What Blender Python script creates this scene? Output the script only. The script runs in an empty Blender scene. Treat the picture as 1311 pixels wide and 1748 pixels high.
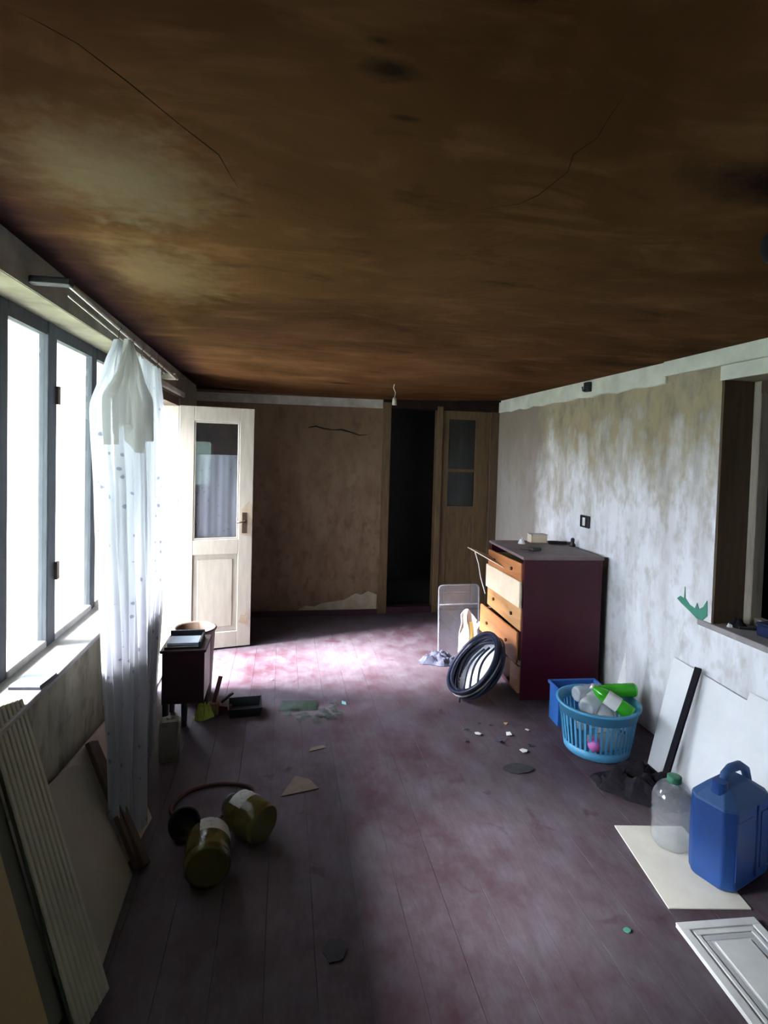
import bpy, bmesh, math, random
from mathutils import Vector, Matrix, noise

scene = bpy.context.scene
COL = scene.collection
PI = math.pi

# ------------------------------------------------------------------ camera
cam_data = bpy.data.cameras.new('camera')
cam_data.sensor_fit = 'VERTICAL'
cam_data.sensor_height = 36.0
cam_data.lens = 960.0 / 1748.0 * 36.0
cam_data.shift_y = -66.0 / 1748.0
cam_data.clip_start = 0.02
camera = bpy.data.objects.new('camera', cam_data)
COL.objects.link(camera)
camera.matrix_world = Matrix(((0.984162, -0.021464, -0.175965, 0.0),
                              (-0.175059, 0.03858, -0.983802, 0.0),
                              (0.027905, 0.999025, 0.034212, 1.62),
                              (0, 0, 0, 1)))
scene.camera = camera

# ------------------------------------------------------------------ sky and exposure
world = bpy.data.worlds.new('overcast_sky')
scene.world = world
world.use_nodes = True
bgn = world.node_tree.nodes['Background']
bgn.inputs[0].default_value = (0.80, 0.87, 1.0, 1)
bgn.inputs[1].default_value = 44.0
# hazy sun, high enough that the porch roof keeps it off the windows; it only enters by the open door
sun_data = bpy.data.lights.new('hazy_sun', 'SUN')
sun_data.energy = 95.0
sun_data.angle = math.radians(26)
sun_data.color = (1.0, 0.96, 0.97)
sun = bpy.data.objects.new('hazy_sun', sun_data)
COL.objects.link(sun)
sun.location = (-6, 2, 6)
sun.rotation_euler = Vector((1.0, 0.07, -0.76)).to_track_quat('-Z', 'Y').to_euler()


vs = scene.view_settings
vs.view_transform = 'Standard'
vs.look = 'None'
vs.exposure = 0.0
vs.gamma = 1.0
vs.use_curve_mapping = False
scene.cycles.use_denoising = True
scene.cycles.max_bounces = 10
scene.cycles.diffuse_bounces = 5
scene.cycles.transparent_max_bounces = 24
scene.cycles.sample_clamp_indirect = 8.0

# ------------------------------------------------------------------ material helpers
class NT:
    def __init__(self, name):
        self.m = bpy.data.materials.new(name)
        self.m.use_nodes = True
        self.t = self.m.node_tree
        self.t.nodes.clear()
        self.out = self.t.nodes.new('ShaderNodeOutputMaterial')

    def n(self, kind, **kw):
        nd = self.t.nodes.new(kind)
        for k, v in kw.items():
            if k.startswith('i_'):
                nd.inputs[k[2:].replace('_', ' ')].default_value = v
            else:
                setattr(nd, k, v)
        return nd

    def l(self, a, b):
        self.t.links.new(a, b)

    def coord(self, scale=(1, 1, 1), kind='Object'):
        tc = self.n('ShaderNodeTexCoord')
        mp = self.n('ShaderNodeMapping')
        mp.inputs['Scale'].default_value = scale
        self.l(tc.outputs[kind], mp.inputs['Vector'])
        return mp.outputs[0]

    def noise(self, vec, scale=5, detail=5, rough=0.6, dist=0.0):
        nd = self.n('ShaderNodeTexNoise')
        nd.inputs['Scale'].default_value = scale
        nd.inputs['Detail'].default_value = detail
        nd.inputs['Roughness'].default_value = rough
        nd.inputs['Distortion'].default_value = dist
        self.l(vec, nd.inputs['Vector'])
        return nd.outputs['Fac']

    def ramp(self, fac, stops, interp='LINEAR'):
        r = self.n('ShaderNodeValToRGB')
        r.color_ramp.interpolation = interp
        els = r.color_ramp.elements
        while len(els) < len(stops):
            els.new(0.5)
        for e, (p, c) in zip(els, stops):
            e.position = p
            e.color = (c, c, c, 1) if isinstance(c, (int, float)) else (*c, 1)
        self.l(fac, r.inputs[0])
        return r.outputs[0]

    def mix(self, fac, a, b, mode='MIX'):
        x = self.n('ShaderNodeMix', data_type='RGBA', blend_type=mode)
        for sock, val in ((x.inputs[0], fac), (x.inputs[6], a), (x.inputs[7], b)):
            if hasattr(val, 'links'):
                self.l(val, sock)
            elif isinstance(val, (int, float)):
                sock.default_value = val if sock == x.inputs[0] else (val, val, val, 1)
            else:
                sock.default_value = (*val, 1)
        return x.outputs[2]

    def math(self, op, a, b=0.0):
        x = self.n('ShaderNodeMath', operation=op)
        for i, val in enumerate((a, b)):
            if hasattr(val, 'links'):
                self.l(val, x.inputs[i])
            else:
                x.inputs[i].default_value = val
        return x.outputs[0]

    def bsdf(self, color, rough=0.6, bump=None, bump_str=0.3, bump_dist=0.01, spec=0.4, metal=0.0, coat=0.0):
        b = self.n('ShaderNodeBsdfPrincipled')
        if hasattr(color, 'links'):
            self.l(color, b.inputs['Base Color'])
        else:
            b.inputs['Base Color'].default_value = (*color, 1)
        if hasattr(rough, 'links'):
            self.l(rough, b.inputs['Roughness'])
        else:
            b.inputs['Roughness'].default_value = rough
        b.inputs['Specular IOR Level'].default_value = spec
        b.inputs['Metallic'].default_value = metal
        b.inputs['Coat Weight'].default_value = coat
        if bump is not None:
            bp = self.n('ShaderNodeBump')
            bp.inputs['Strength'].default_value = bump_str
            bp.inputs['Distance'].default_value = bump_dist
            self.l(bump, bp.inputs['Height'])
            self.l(bp.outputs[0], b.inputs['Normal'])
        return b

    def done(self, shader):
        self.l(shader.outputs[0], self.out.inputs['Surface'])
        return self.m


def simple(name, c1, c2=None, scale=6.0, rough=0.6, stretch=(1, 1, 1), spec=0.4, bump=0.15, metal=0.0, lo=0.35, hi=0.7, coat=0.0):
    t = NT(name)
    v = t.coord(stretch)
    f = t.noise(v, scale, 6, 0.62)
    c2 = c2 or tuple(x * 0.7 for x in c1)
    col = t.mix(t.ramp(f, [(lo, 0.0), (hi, 1.0)]), c1, c2)
    return t.done(t.bsdf(col, rough, f, bump, 0.004, spec, metal, coat))


def thin_clear(name, tint=(0.95, 0.97, 0.97), body=0.06, body_col=(0.8, 0.82, 0.85), rough=0.03, refl=1.5):
    """thin see-through sheet: mostly transparent, fresnel gloss, a little milky body"""
    t = NT(name)
    tr = t.n('ShaderNodeBsdfTransparent'); tr.inputs[0].default_value = (*tint, 1)
    df = t.n('ShaderNodeBsdfDiffuse'); df.inputs[0].default_value = (*body_col, 1)
    gl = t.n('ShaderNodeBsdfGlossy'); gl.inputs['Roughness'].default_value = rough
    fr = t.n('ShaderNodeFresnel'); fr.inputs[0].default_value = refl
    m1 = t.n('ShaderNodeMixShader'); m1.inputs[0].default_value = body
    t.l(tr.outputs[0], m1.inputs[1]); t.l(df.outputs[0], m1.inputs[2])
    m2 = t.n('ShaderNodeMixShader')
    ge = t.n('ShaderNodeNewGeometry')
    front = t.math('SUBTRACT', 1.0, ge.outputs['Backfacing'])
    t.l(t.math('MULTIPLY', fr.outputs[0], front), m2.inputs[0]); t.l(m1.outputs[0], m2.inputs[1]); t.l(gl.outputs[0], m2.inputs[2])
    return t.done(m2)


M = {}
def build_materials():
    # floor: worn maroon paint under pale dust
    t = NT('maroon_painted_floor')
    v = t.coord()
    big = t.noise(v, 1.3, 4, 0.6, 0.4)
    mid = t.noise(t.coord((1.0, 0.7, 1)), 8.0, 8, 0.7, 0.1)
    fine = t.noise(t.coord((9, 1.4, 9)), 5, 6, 0.7)
    paint = t.mix(t.ramp(mid, [(0.4, 0.0), (0.62, 1.0)]), (0.040, 0.015, 0.022), (0.028, 0.008, 0.014))
    dustf = t.math('ADD', t.math('MULTIPLY', big, 0.5), t.math('MULTIPLY', mid, 0.62))
    dust = t.mix(t.ramp(dustf, [(0.40, 0.08), (0.54, 0.52), (0.68, 0.92)]), paint, (0.106, 0.096, 0.116))
    # a dustier, less walked strip along the right hand wall and by the doorway
    sep = t.n('ShaderNodeSeparateXYZ'); t.l(v, sep.inputs[0])
    col = t.mix(t.ramp(fine, [(0.35, 0.0), (0.75, 0.4)]), dust, (0.046, 0.020, 0.030))
    spots = t.noise(v, 5.5, 3, 0.5, 0.8)
    col = t.mix(t.ramp(spots, [(0.64, 0.0), (0.73, 0.6)]), col, (0.040, 0.008, 0.017))
    M['floor'] = t.done(t.bsdf(col, t.ramp(mid, [(0.3, 0.5), (0.7, 0.8)]), fine, 0.25, 0.004, 0.15))

    # ceiling: smoke-browned fibreboard
    t = NT('smoke_brown_ceiling')
    v = t.coord()
    a = t.noise(v, 1.1, 5, 0.6, 0.5)
    b = t.noise(t.coord((1.0, 2.6, 1)), 2.2, 6, 0.62, 0.7)
    c = t.noise(v, 14, 5, 0.6)
    col = t.mix(t.ramp(a, [(0.33, 0.0), (0.68, 1.0)]), (0.055, 0.024, 0.009), (0.115, 0.054, 0.024))
    col = t.mix(t.ramp(b, [(0.52, 0.0), (0.75, 0.6)]), col, (0.17, 0.088, 0.042))
    col = t.mix(t.ramp(b, [(0.25, 0.75), (0.42, 0.0)]), col, (0.018, 0.008, 0.005))
    # soot blotches and crack lines with their own places
    def blot(x, y, rx, ry, strength, colr, prev):
        mp = t.n('ShaderNodeMapping')
        mp.inputs['Location'].default_value = (-x / rx, -y / ry, 0)
        mp.inputs['Scale'].default_value = (1 / rx, 1 / ry, 0)
        tc = t.n('ShaderNodeTexCoord'); t.l(tc.outputs['Object'], mp.inputs[0])
        ln = t.n('ShaderNodeVectorMath', operation='LENGTH'); t.l(mp.outputs[0], ln.inputs[0])
        d = t.math('ADD', ln.outputs['Value'], t.math('MULTIPLY', t.math('SUBTRACT', c, 0.5), 1.3))
        return t.mix(t.ramp(d, [(0.25, strength), (1.0, 0.0)]), prev, colr)
    col = blot(0.163, 0.93, 0.07, 0.035, 0.92, (0.012, 0.008, 0.006), col)
    col = blot(0.207, 1.045, 0.04, 0.012, 0.7, (0.012, 0.008, 0.006), col)
    col = blot(0.13, 0.87, 0.03, 0.014, 0.7, (0.012, 0.008, 0.006), col)
    col = blot(1.05, 1.06, 0.30, 0.10, 0.9, (0.010, 0.006, 0.008), col)
    col = blot(0.30, 0.74, 0.05, 0.02, 0.9, (0.010, 0.006, 0.008), col)
    col = blot(0.45, 4.6, 0.16, 0.05, 0.85, (0.012, 0.006, 0.004), col)
    col = blot(-0.40, 1.45, 0.30, 0.30, 0.42, (0.20, 0.17, 0.125), col)
    col = blot(-0.45, 2.15, 0.28, 0.45, 0.5, (0.20, 0.14, 0.085), col)
    # darker band along the left wall edge
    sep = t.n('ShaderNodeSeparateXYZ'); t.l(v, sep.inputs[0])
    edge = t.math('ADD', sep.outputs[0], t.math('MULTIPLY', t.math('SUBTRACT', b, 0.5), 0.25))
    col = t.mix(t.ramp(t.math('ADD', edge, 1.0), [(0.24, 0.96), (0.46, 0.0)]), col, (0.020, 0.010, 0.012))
    M['ceiling'] = t.done(t.bsdf(col, 0.9, a, 0.6, 0.05, 0.02))

    def wallpaper(name, base, dark, stain, stain_z, axis='y', patt=0.35, stain_amt=0.85, corner=None):
        t = NT(name)
        v = t.coord()
        st = (1, 1, 0.28) if axis == 'y' else (1, 1, 0.35)
        s1 = t.noise(t.coord(st), 6.5, 7, 0.66, 0.1)
        s2 = t.noise(v, 1.7, 5, 0.6, 0.3)
        s3 = t.noise(v, 26, 4, 0.6)
        s4 = t.noise(t.coord((1, 1, 0.55)), 11, 5, 0.65, 0.15)
        col = t.mix(t.ramp(s1, [(0.42, 0.0), (0.70, patt + 0.3)]), base, dark)
        # faint printed sprigs of the paper
        vo = t.n('ShaderNodeTexVoronoi'); vo.inputs['Scale'].default_value = 8.5
        t.l(v, vo.inputs['Vector'])
        col = t.mix(t.ramp(t.math('ADD', vo.outputs['Distance'], t.math('MULTIPLY', s3, 0.35)), [(0.30, patt), (0.46, 0.0)]), col, dark)
        col = t.mix(t.ramp(s4, [(0.50, 0.0), (0.66, patt + 0.2)]), col, dark)
        sep = t.n('ShaderNodeSeparateXYZ'); t.l(v, sep.inputs[0])
        zz = t.math('ADD', sep.outputs[2], t.math('MULTIPLY', t.math('SUBTRACT', s1, 0.5), 0.8))
        zz = t.math('ADD', zz, t.math('MULTIPLY', t.math('SUBTRACT', s2, 0.5), 1.0))
        zz = t.math('ADD', zz, t.math('MULTIPLY', t.math('SUBTRACT', s4, 0.5), 0.9))
        stain = t.mix(t.ramp(s4, [(0.36, 0.0), (0.62, 1.0)]), tuple(x * 0.72 for x in stain), tuple(min(1, x * 1.55) for x in stain))
        zz = t.math('MULTIPLY', t.math('SUBTRACT', zz, stain_z - 0.5), 1.0)
        col = t.mix(t.ramp(zz, [(0.15, 0.0), (0.45, stain_amt * 0.45), (0.85, stain_amt)]), col, stain)
        if corner:  # far corner: brown stain, with the dimmer light there painted in too
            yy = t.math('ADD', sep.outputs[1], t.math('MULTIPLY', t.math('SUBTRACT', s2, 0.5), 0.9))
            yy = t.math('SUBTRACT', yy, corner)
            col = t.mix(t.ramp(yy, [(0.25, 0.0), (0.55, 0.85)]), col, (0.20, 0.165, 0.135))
        return t, col, s1
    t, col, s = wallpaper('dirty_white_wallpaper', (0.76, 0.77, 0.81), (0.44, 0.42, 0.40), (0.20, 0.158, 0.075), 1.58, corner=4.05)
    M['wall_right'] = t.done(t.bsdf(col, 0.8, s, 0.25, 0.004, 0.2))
    t, col, s = wallpaper('brown_flowered_wallpaper', (0.16, 0.108, 0.07), (0.085, 0.05, 0.03), (0.095, 0.058, 0.033), 1.5, 'x', 0.5, 0.6)
    M['wall_back'] = t.done(t.bsdf(col, 0.8, s, 0.25, 0.004, 0.2))
    t, col, s = wallpaper('stained_beige_wallpaper', (0.30, 0.27, 0.21), (0.13, 0.105, 0.07), (0.24, 0.23, 0.185), 2.1, 'y', 0.5, 0.5)
    M['wall_left'] = t.done(t.bsdf(col, 0.8, s, 0.25, 0.004, 0.2))
    M['plaster'] = simple('whitewashed_plaster', (0.62, 0.64, 0.58), (0.44, 0.46, 0.40), 5, 0.85, bump=0.3)
    M['plaster_dull'] = simple('grey_plaster', (0.40, 0.37, 0.33), (0.24, 0.21, 0.18), 6, 0.85, bump=0.3)
    M['plaster_patch'] = simple('bare_plaster_patch', (0.30, 0.255, 0.20), (0.20, 0.16, 0.115), 9, 0.85, bump=0.3)
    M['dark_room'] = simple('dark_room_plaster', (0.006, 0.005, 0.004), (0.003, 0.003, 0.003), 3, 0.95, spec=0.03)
    M['soot'] = simple('soot_dark_timber', (0.022, 0.014, 0.012), (0.010, 0.007, 0.007), 5, 0.95, spec=0.03)
    M['old_wood'] = simple('old_brown_wood', (0.10, 0.060, 0.025), (0.055, 0.030, 0.013), 7, 0.6, (6, 6, 0.6))
    M['old_wood_dark'] = simple('dark_brown_wood', (0.085, 0.05, 0.026), (0.045, 0.026, 0.014), 7, 0.65, (6, 6, 0.6))
    M['raw_wood'] = simple('grey_raw_wood', (0.34, 0.29, 0.24), (0.22, 0.18, 0.14), 7, 0.7, (6, 6, 0.6))
    M['lath'] = simple('dark_lath_wood', (0.075, 0.04, 0.026), (0.035, 0.02, 0.014), 8, 0.7, (6, 6, 0.6))
    M['win_paint'] = simple('weathered_window_paint', (0.045, 0.05, 0.062), (0.02, 0.024, 0.034), 9, 0.6, (4, 4, 0.6))
    M['win_rail'] = simple('weathered_sill_paint', (0.50, 0.48, 0.47), (0.32, 0.30, 0.29), 9, 0.6)
    M['sill_wood'] = simple('grey_dusty_sill', (0.33, 0.31, 0.31), (0.22, 0.20, 0.20), 8, 0.7)
    t = NT('cream_door_paint')
    v = t.coord((5, 5, 0.8)); f = t.noise(v, 6, 6, 0.6); g = t.noise(t.coord(), 9, 6, 0.7)
    col = t.mix(t.ramp(f, [(0.35, 0.0), (0.7, 1.0)]), (0.38, 0.345, 0.30), (0.31, 0.28, 0.245))
    col = t.mix(t.ramp(g, [(0.62, 0.0), (0.74, 0.7)]), col, (0.33, 0.27, 0.21))
    M['cream'] = t.done(t.bsdf(col, 0.45, f, 0.12, 0.003, 0.4))
    M['worn'] = simple('worn_bare_wood', (0.27, 0.21, 0.15), (0.40, 0.33, 0.26), 18, 0.7)
    M['iron'] = simple('rusty_iron', (0.09, 0.06, 0.045), (0.05, 0.03, 0.02), 14, 0.5, metal=0.5)
    M['glass'] = thin_clear('dusty_window_glass', (0.92, 0.94, 0.93), 0.06, (0.5, 0.52, 0.5), 0.02, 1.45)
    M['glass_door'] = thin_clear('door_glass', (0.92, 0.94, 0.95), 0.02, (0.5, 0.5, 0.55), 0.01, 1.55)
    M['dark_glass'] = thin_clear('dusty_dark_glass', (0.5, 0.55, 0.55), 0.04, (0.25, 0.27, 0.27), 0.05, 1.5)

    # net curtain, see-through in the weave, with small woven sprigs
    def net(name, body, spot_amt, col=(0.50, 0.51, 0.57)):
        t = NT(name)
        tc = t.n('ShaderNodeTexCoord')
        mp = t.n('ShaderNodeMapping'); mp.inputs['Scale'].default_value = (1, 1, 1)
        t.l(tc.outputs['UV'], mp.inputs[0])
        v = mp.outputs[0]
        vo = t.n('ShaderNodeTexVoronoi'); vo.inputs['Scale'].default_value = 17; vo.inputs['Randomness'].default_value = 0.55
        t.l(v, vo.inputs['Vector'])
        nz = t.noise(v, 60, 3, 0.6)
        d = t.math('ADD', vo.outputs['Distance'], t.math('MULTIPLY', nz, 0.25))
        spot = t.ramp(d, [(0.25, spot_amt), (0.32, 0.0)])
        c = t.mix(spot, col, (0.17, 0.18, 0.24))
        df = t.n('ShaderNodeBsdfDiffuse'); t.l(c, df.inputs[0])
        tl = t.n('ShaderNodeBsdfTranslucent'); t.l(c, tl.inputs[0])
        m1 = t.n('ShaderNodeMixShader'); m1.inputs[0].default_value = 0.5
        t.l(df.outputs[0], m1.inputs[1]); t.l(tl.outputs[0], m1.inputs[2])
        tr = t.n('ShaderNodeBsdfTransparent')
        m2 = t.n('ShaderNodeMixShader')
        t.l(t.math('ADD', spot, body), m2.inputs[0])
        t.l(tr.outputs[0], m2.inputs[1]); t.l(m1.outputs[0], m2.inputs[2])
        return t.done(m2)
    M['net'] = net('white_net_curtain', 0.80, 0.85)
    M['net_flap'] = net('ivory_net_flap', 0.85, 0.0, (0.62, 0.61, 0.59))
    M['lace'] = net('door_lace', 0.85, 0.75, (0.62, 0.63, 0.74))

    M['steel'] = simple('bright_steel_tube', (0.62, 0.60, 0.58), (0.40, 0.38, 0.36), 20, 0.3, metal=0.8)
    M['black_cloth'] = simple('black_cloth', (0.012, 0.011, 0.015), (0.02, 0.018, 0.024), 20, 0.9, spec=0.08)
    M['black'] = simple('black_plastic', (0.012, 0.012, 0.017), (0.022, 0.022, 0.03), 14, 0.45)
    M['navy_hose'] = simple('black_blue_cable_sheath', (0.008, 0.011, 0.028), (0.014, 0.018, 0.04), 14, 0.4, spec=0.25)
    M['navy_case'] = simple('navy_plastic', (0.008, 0.016, 0.06), (0.006, 0.012, 0.045), 14, 0.6, spec=0.15)
    M['maroon'] = simple('maroon_lacquer', (0.058, 0.008, 0.018), (0.038, 0.005, 0.012), 3, 0.3, spec=0.25, bump=0.05)
    M['maroon_dark'] = simple('dark_maroon_paint', (0.035, 0.007, 0.016), (0.02, 0.005, 0.01), 4, 0.5)
    M['dusty_top'] = simple('dusty_maroon_top', (0.20, 0.155, 0.165), (0.12, 0.08, 0.09), 5, 0.45)
    M['drawer_tan'] = simple('tan_varnished_wood', (0.50, 0.27, 0.12), (0.36, 0.18, 0.07), 5, 0.45, (0.6, 0.6, 5))
    M['drawer_orange'] = simple('orange_varnished_wood', (0.46, 0.19, 0.075), (0.33, 0.12, 0.045), 5, 0.4, (0.6, 0.6, 5))
    M['drawer_cream'] = simple('raw_cream_board', (0.72, 0.60, 0.45), (0.62, 0.50, 0.36), 6, 0.6)
    M['white_board'] = simple('door_glare_white_panel', (0.82, 0.83, 0.85), (0.72, 0.73, 0.76), 4, 0.5)
    M['floor_panel'] = simple('ivory_panel', (0.62, 0.60, 0.55), (0.50, 0.48, 0.44), 5, 0.55)
    M['moulded'] = simple('white_moulded_door', (0.60, 0.61, 0.62), (0.48, 0.49, 0.51), 7, 0.45)
    M['moulded_grey'] = simple('grey_moulded_groove', (0.40, 0.42, 0.44), (0.33, 0.35, 0.37), 7, 0.5)
    M['paper'] = simple('white_paper', (0.75, 0.74, 0.73), (0.62, 0.61, 0.6), 9, 0.8)
    M['paper_blue'] = simple('pale_blue_paper', (0.46, 0.53, 0.64), (0.36, 0.43, 0.54), 9, 0.7)
    M['paper_brown'] = simple('ochre_strip', (0.42, 0.29, 0.08), (0.30, 0.20, 0.05), 9, 0.8)
    M['basket'] = simple('sky_blue_plastic', (0.085, 0.34, 0.58), (0.07, 0.29, 0.50), 6, 0.38, spec=0.5, bump=0.03)
    M['blue_tub'] = simple('deep_blue_plastic', (0.03, 0.13, 0.42), (0.025, 0.10, 0.34), 6, 0.4, bump=0.03)
    M['can_blue'] = simple('cobalt_canister_plastic', (0.008, 0.055, 0.23), (0.006, 0.040, 0.18), 7, 0.42, spec=0.5, bump=0.06)
    M['can_dust'] = simple('dusty_canister_top', (0.04, 0.10, 0.25), (0.028, 0.075, 0.21), 12, 0.6, bump=0.06)
    M['clear'] = thin_clear('clear_plastic', (0.93, 0.95, 0.96), 0.17, (0.80, 0.82, 0.86), 0.05, 1.75)
    M['clear_dusty'] = thin_clear('dusty_clear_plastic', (0.93, 0.95, 0.96), 0.38, (0.82, 0.84, 0.86), 0.08, 1.5)
    M['clear_tub'] = thin_clear('clear_lid_plastic', (0.90, 0.92, 0.95), 0.22, (0.62, 0.63, 0.70), 0.12, 1.45)
    M['milky'] = thin_clear('milky_plastic', (0.75, 0.73, 0.68), 0.45, (0.26, 0.24, 0.215), 0.3, 1.4)
    M['green_pet'] = thin_clear('green_plastic', (0.25, 0.75, 0.12), 0.6, (0.06, 0.50, 0.03), 0.08, 1.5)
    M['green_cap'] = simple('green_cap_plastic', (0.05, 0.22, 0.13), (0.04, 0.17, 0.10), 12, 0.5)
    M['lime'] = simple('bright_green_base', (0.10, 0.62, 0.06), (0.08, 0.5, 0.05), 12, 0.4)
    M['pink'] = simple('pink_plastic', (0.62, 0.17, 0.52), (0.52, 0.13, 0.44), 12, 0.5)
    M['red'] = simple('red_plastic', (0.5, 0.09, 0.08), (0.4, 0.06, 0.06), 12, 0.5)
    M['jar'] = thin_clear('amber_jar_plastic', (0.36, 0.32, 0.11), 0.55, (0.13, 0.105, 0.035), 0.12, 1.5)
    M['jar_base'] = simple('olive_jar_base', (0.065, 0.05, 0.008), (0.05, 0.038, 0.007), 9, 0.4)
    t = NT('pale_printed_label')
    f = t.noise(t.coord((1, 1, 1)), 42, 4, 0.7, 1.0)
    M['label'] = t.done(t.bsdf(t.mix(t.ramp(f, [(0.56, 0.0), (0.62, 0.7)]), (0.36, 0.36, 0.37), (0.14, 0.13, 0.12)), 0.6))
    M['red_cord'] = simple('dark_red_cord', (0.06, 0.014, 0.016), (0.04, 0.01, 0.012), 9, 0.6)
    M['hardboard'] = simple('grey_beige_hardboard', (0.26, 0.225, 0.185), (0.20, 0.17, 0.135), 2.5, 0.55)
    M['pink_board'] = simple('pinkish_beige_board', (0.36, 0.28, 0.23), (0.28, 0.21, 0.17), 4, 0.6)
    M['yellow_board'] = simple('yellowish_board', (0.25, 0.175, 0.07), (0.19, 0.13, 0.05), 4, 0.6)
    M['ribbed'] = simple('cream_ribbed_plastic', (0.33, 0.30, 0.225), (0.26, 0.235, 0.17), 3, 0.55)
    M['olive_board'] = simple('dark_olive_board', (0.055, 0.055, 0.035), (0.04, 0.04, 0.028), 4, 0.7)
    M['brown_pot'] = simple('brown_enamel', (0.15, 0.105, 0.075), (0.10, 0.07, 0.05), 8, 0.5)
    M['lime_cloth'] = simple('lime_bag', (0.40, 0.45, 0.07), (0.30, 0.34, 0.05), 12, 0.6)
    M['shard'] = thin_clear('greenish_broken_glass', (0.74, 0.82, 0.78), 0.12, (0.20, 0.25, 0.22), 0.03, 1.6)
    M['shard_cyan'] = thin_clear('cyan_broken_glass', (0.6, 0.95, 0.95), 0.35, (0.45, 0.85, 0.9), 0.03, 1.6)
    M['grey_rag'] = simple('grey_rag', (0.075, 0.08, 0.12), (0.05, 0.055, 0.085), 14, 0.9, spec=0.1)
    M['basin'] = simple('grey_white_enamel', (0.80, 0.82, 0.86), (0.70, 0.72, 0.77), 8, 0.25, spec=0.5)
    M['basin_out'] = simple('grey_basin_side', (0.30, 0.29, 0.29), (0.22, 0.21, 0.21), 8, 0.5)
    M['green_paint'] = simple('green_old_paint', (0.055, 0.25, 0.17), (0.05, 0.2, 0.14), 10, 0.7)
    M['leaf'] = simple('dark_leaf', (0.035, 0.034, 0.042), (0.022, 0.022, 0.028), 16, 0.8)
    M['beige_scrap'] = simple('beige_paper_scrap', (0.15, 0.11, 0.085), (0.11, 0.08, 0.06), 16, 0.8)
    M['wood_scrap'] = simple('splintered_wood', (0.24, 0.15, 0.085), (0.14, 0.08, 0.045), 9, 0.7, (6, 6, 0.7))
    M['red_scrap'] = simple('dark_red_splinter', (0.10, 0.02, 0.03), (0.06, 0.012, 0.02), 9, 0.6)
    # outside
    M['grass'] = simple('yard_grass', (0.19, 0.26, 0.12), (0.13, 0.19, 0.08), 3, 0.9)
    M['concrete'] = simple('porch_concrete', (0.52, 0.53, 0.50), (0.42, 0.43, 0.40), 3, 0.85)
    M['porch_wood'] = simple('porch_soffit_boards', (0.17, 0.15, 0.12), (0.12, 0.10, 0.08), 5, 0.8)
    M['outer'] = simple('door_screen_pale', (0.55, 0.56, 0.53), (0.45, 0.46, 0.43), 4, 0.85)
    M['rear_screen'] = simple('rear_screen_pale_green', (0.55, 0.74, 0.62), (0.48, 0.66, 0.55), 3, 0.9)
    M['fence'] = simple('grey_fence_boards', (0.12, 0.12, 0.12), (0.085, 0.085, 0.09), 5, 0.8)
    M['hedge'] = simple('hedge_leaves', (0.06, 0.10, 0.045), (0.035, 0.065, 0.028), 9, 0.8)

build_materials()

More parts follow.
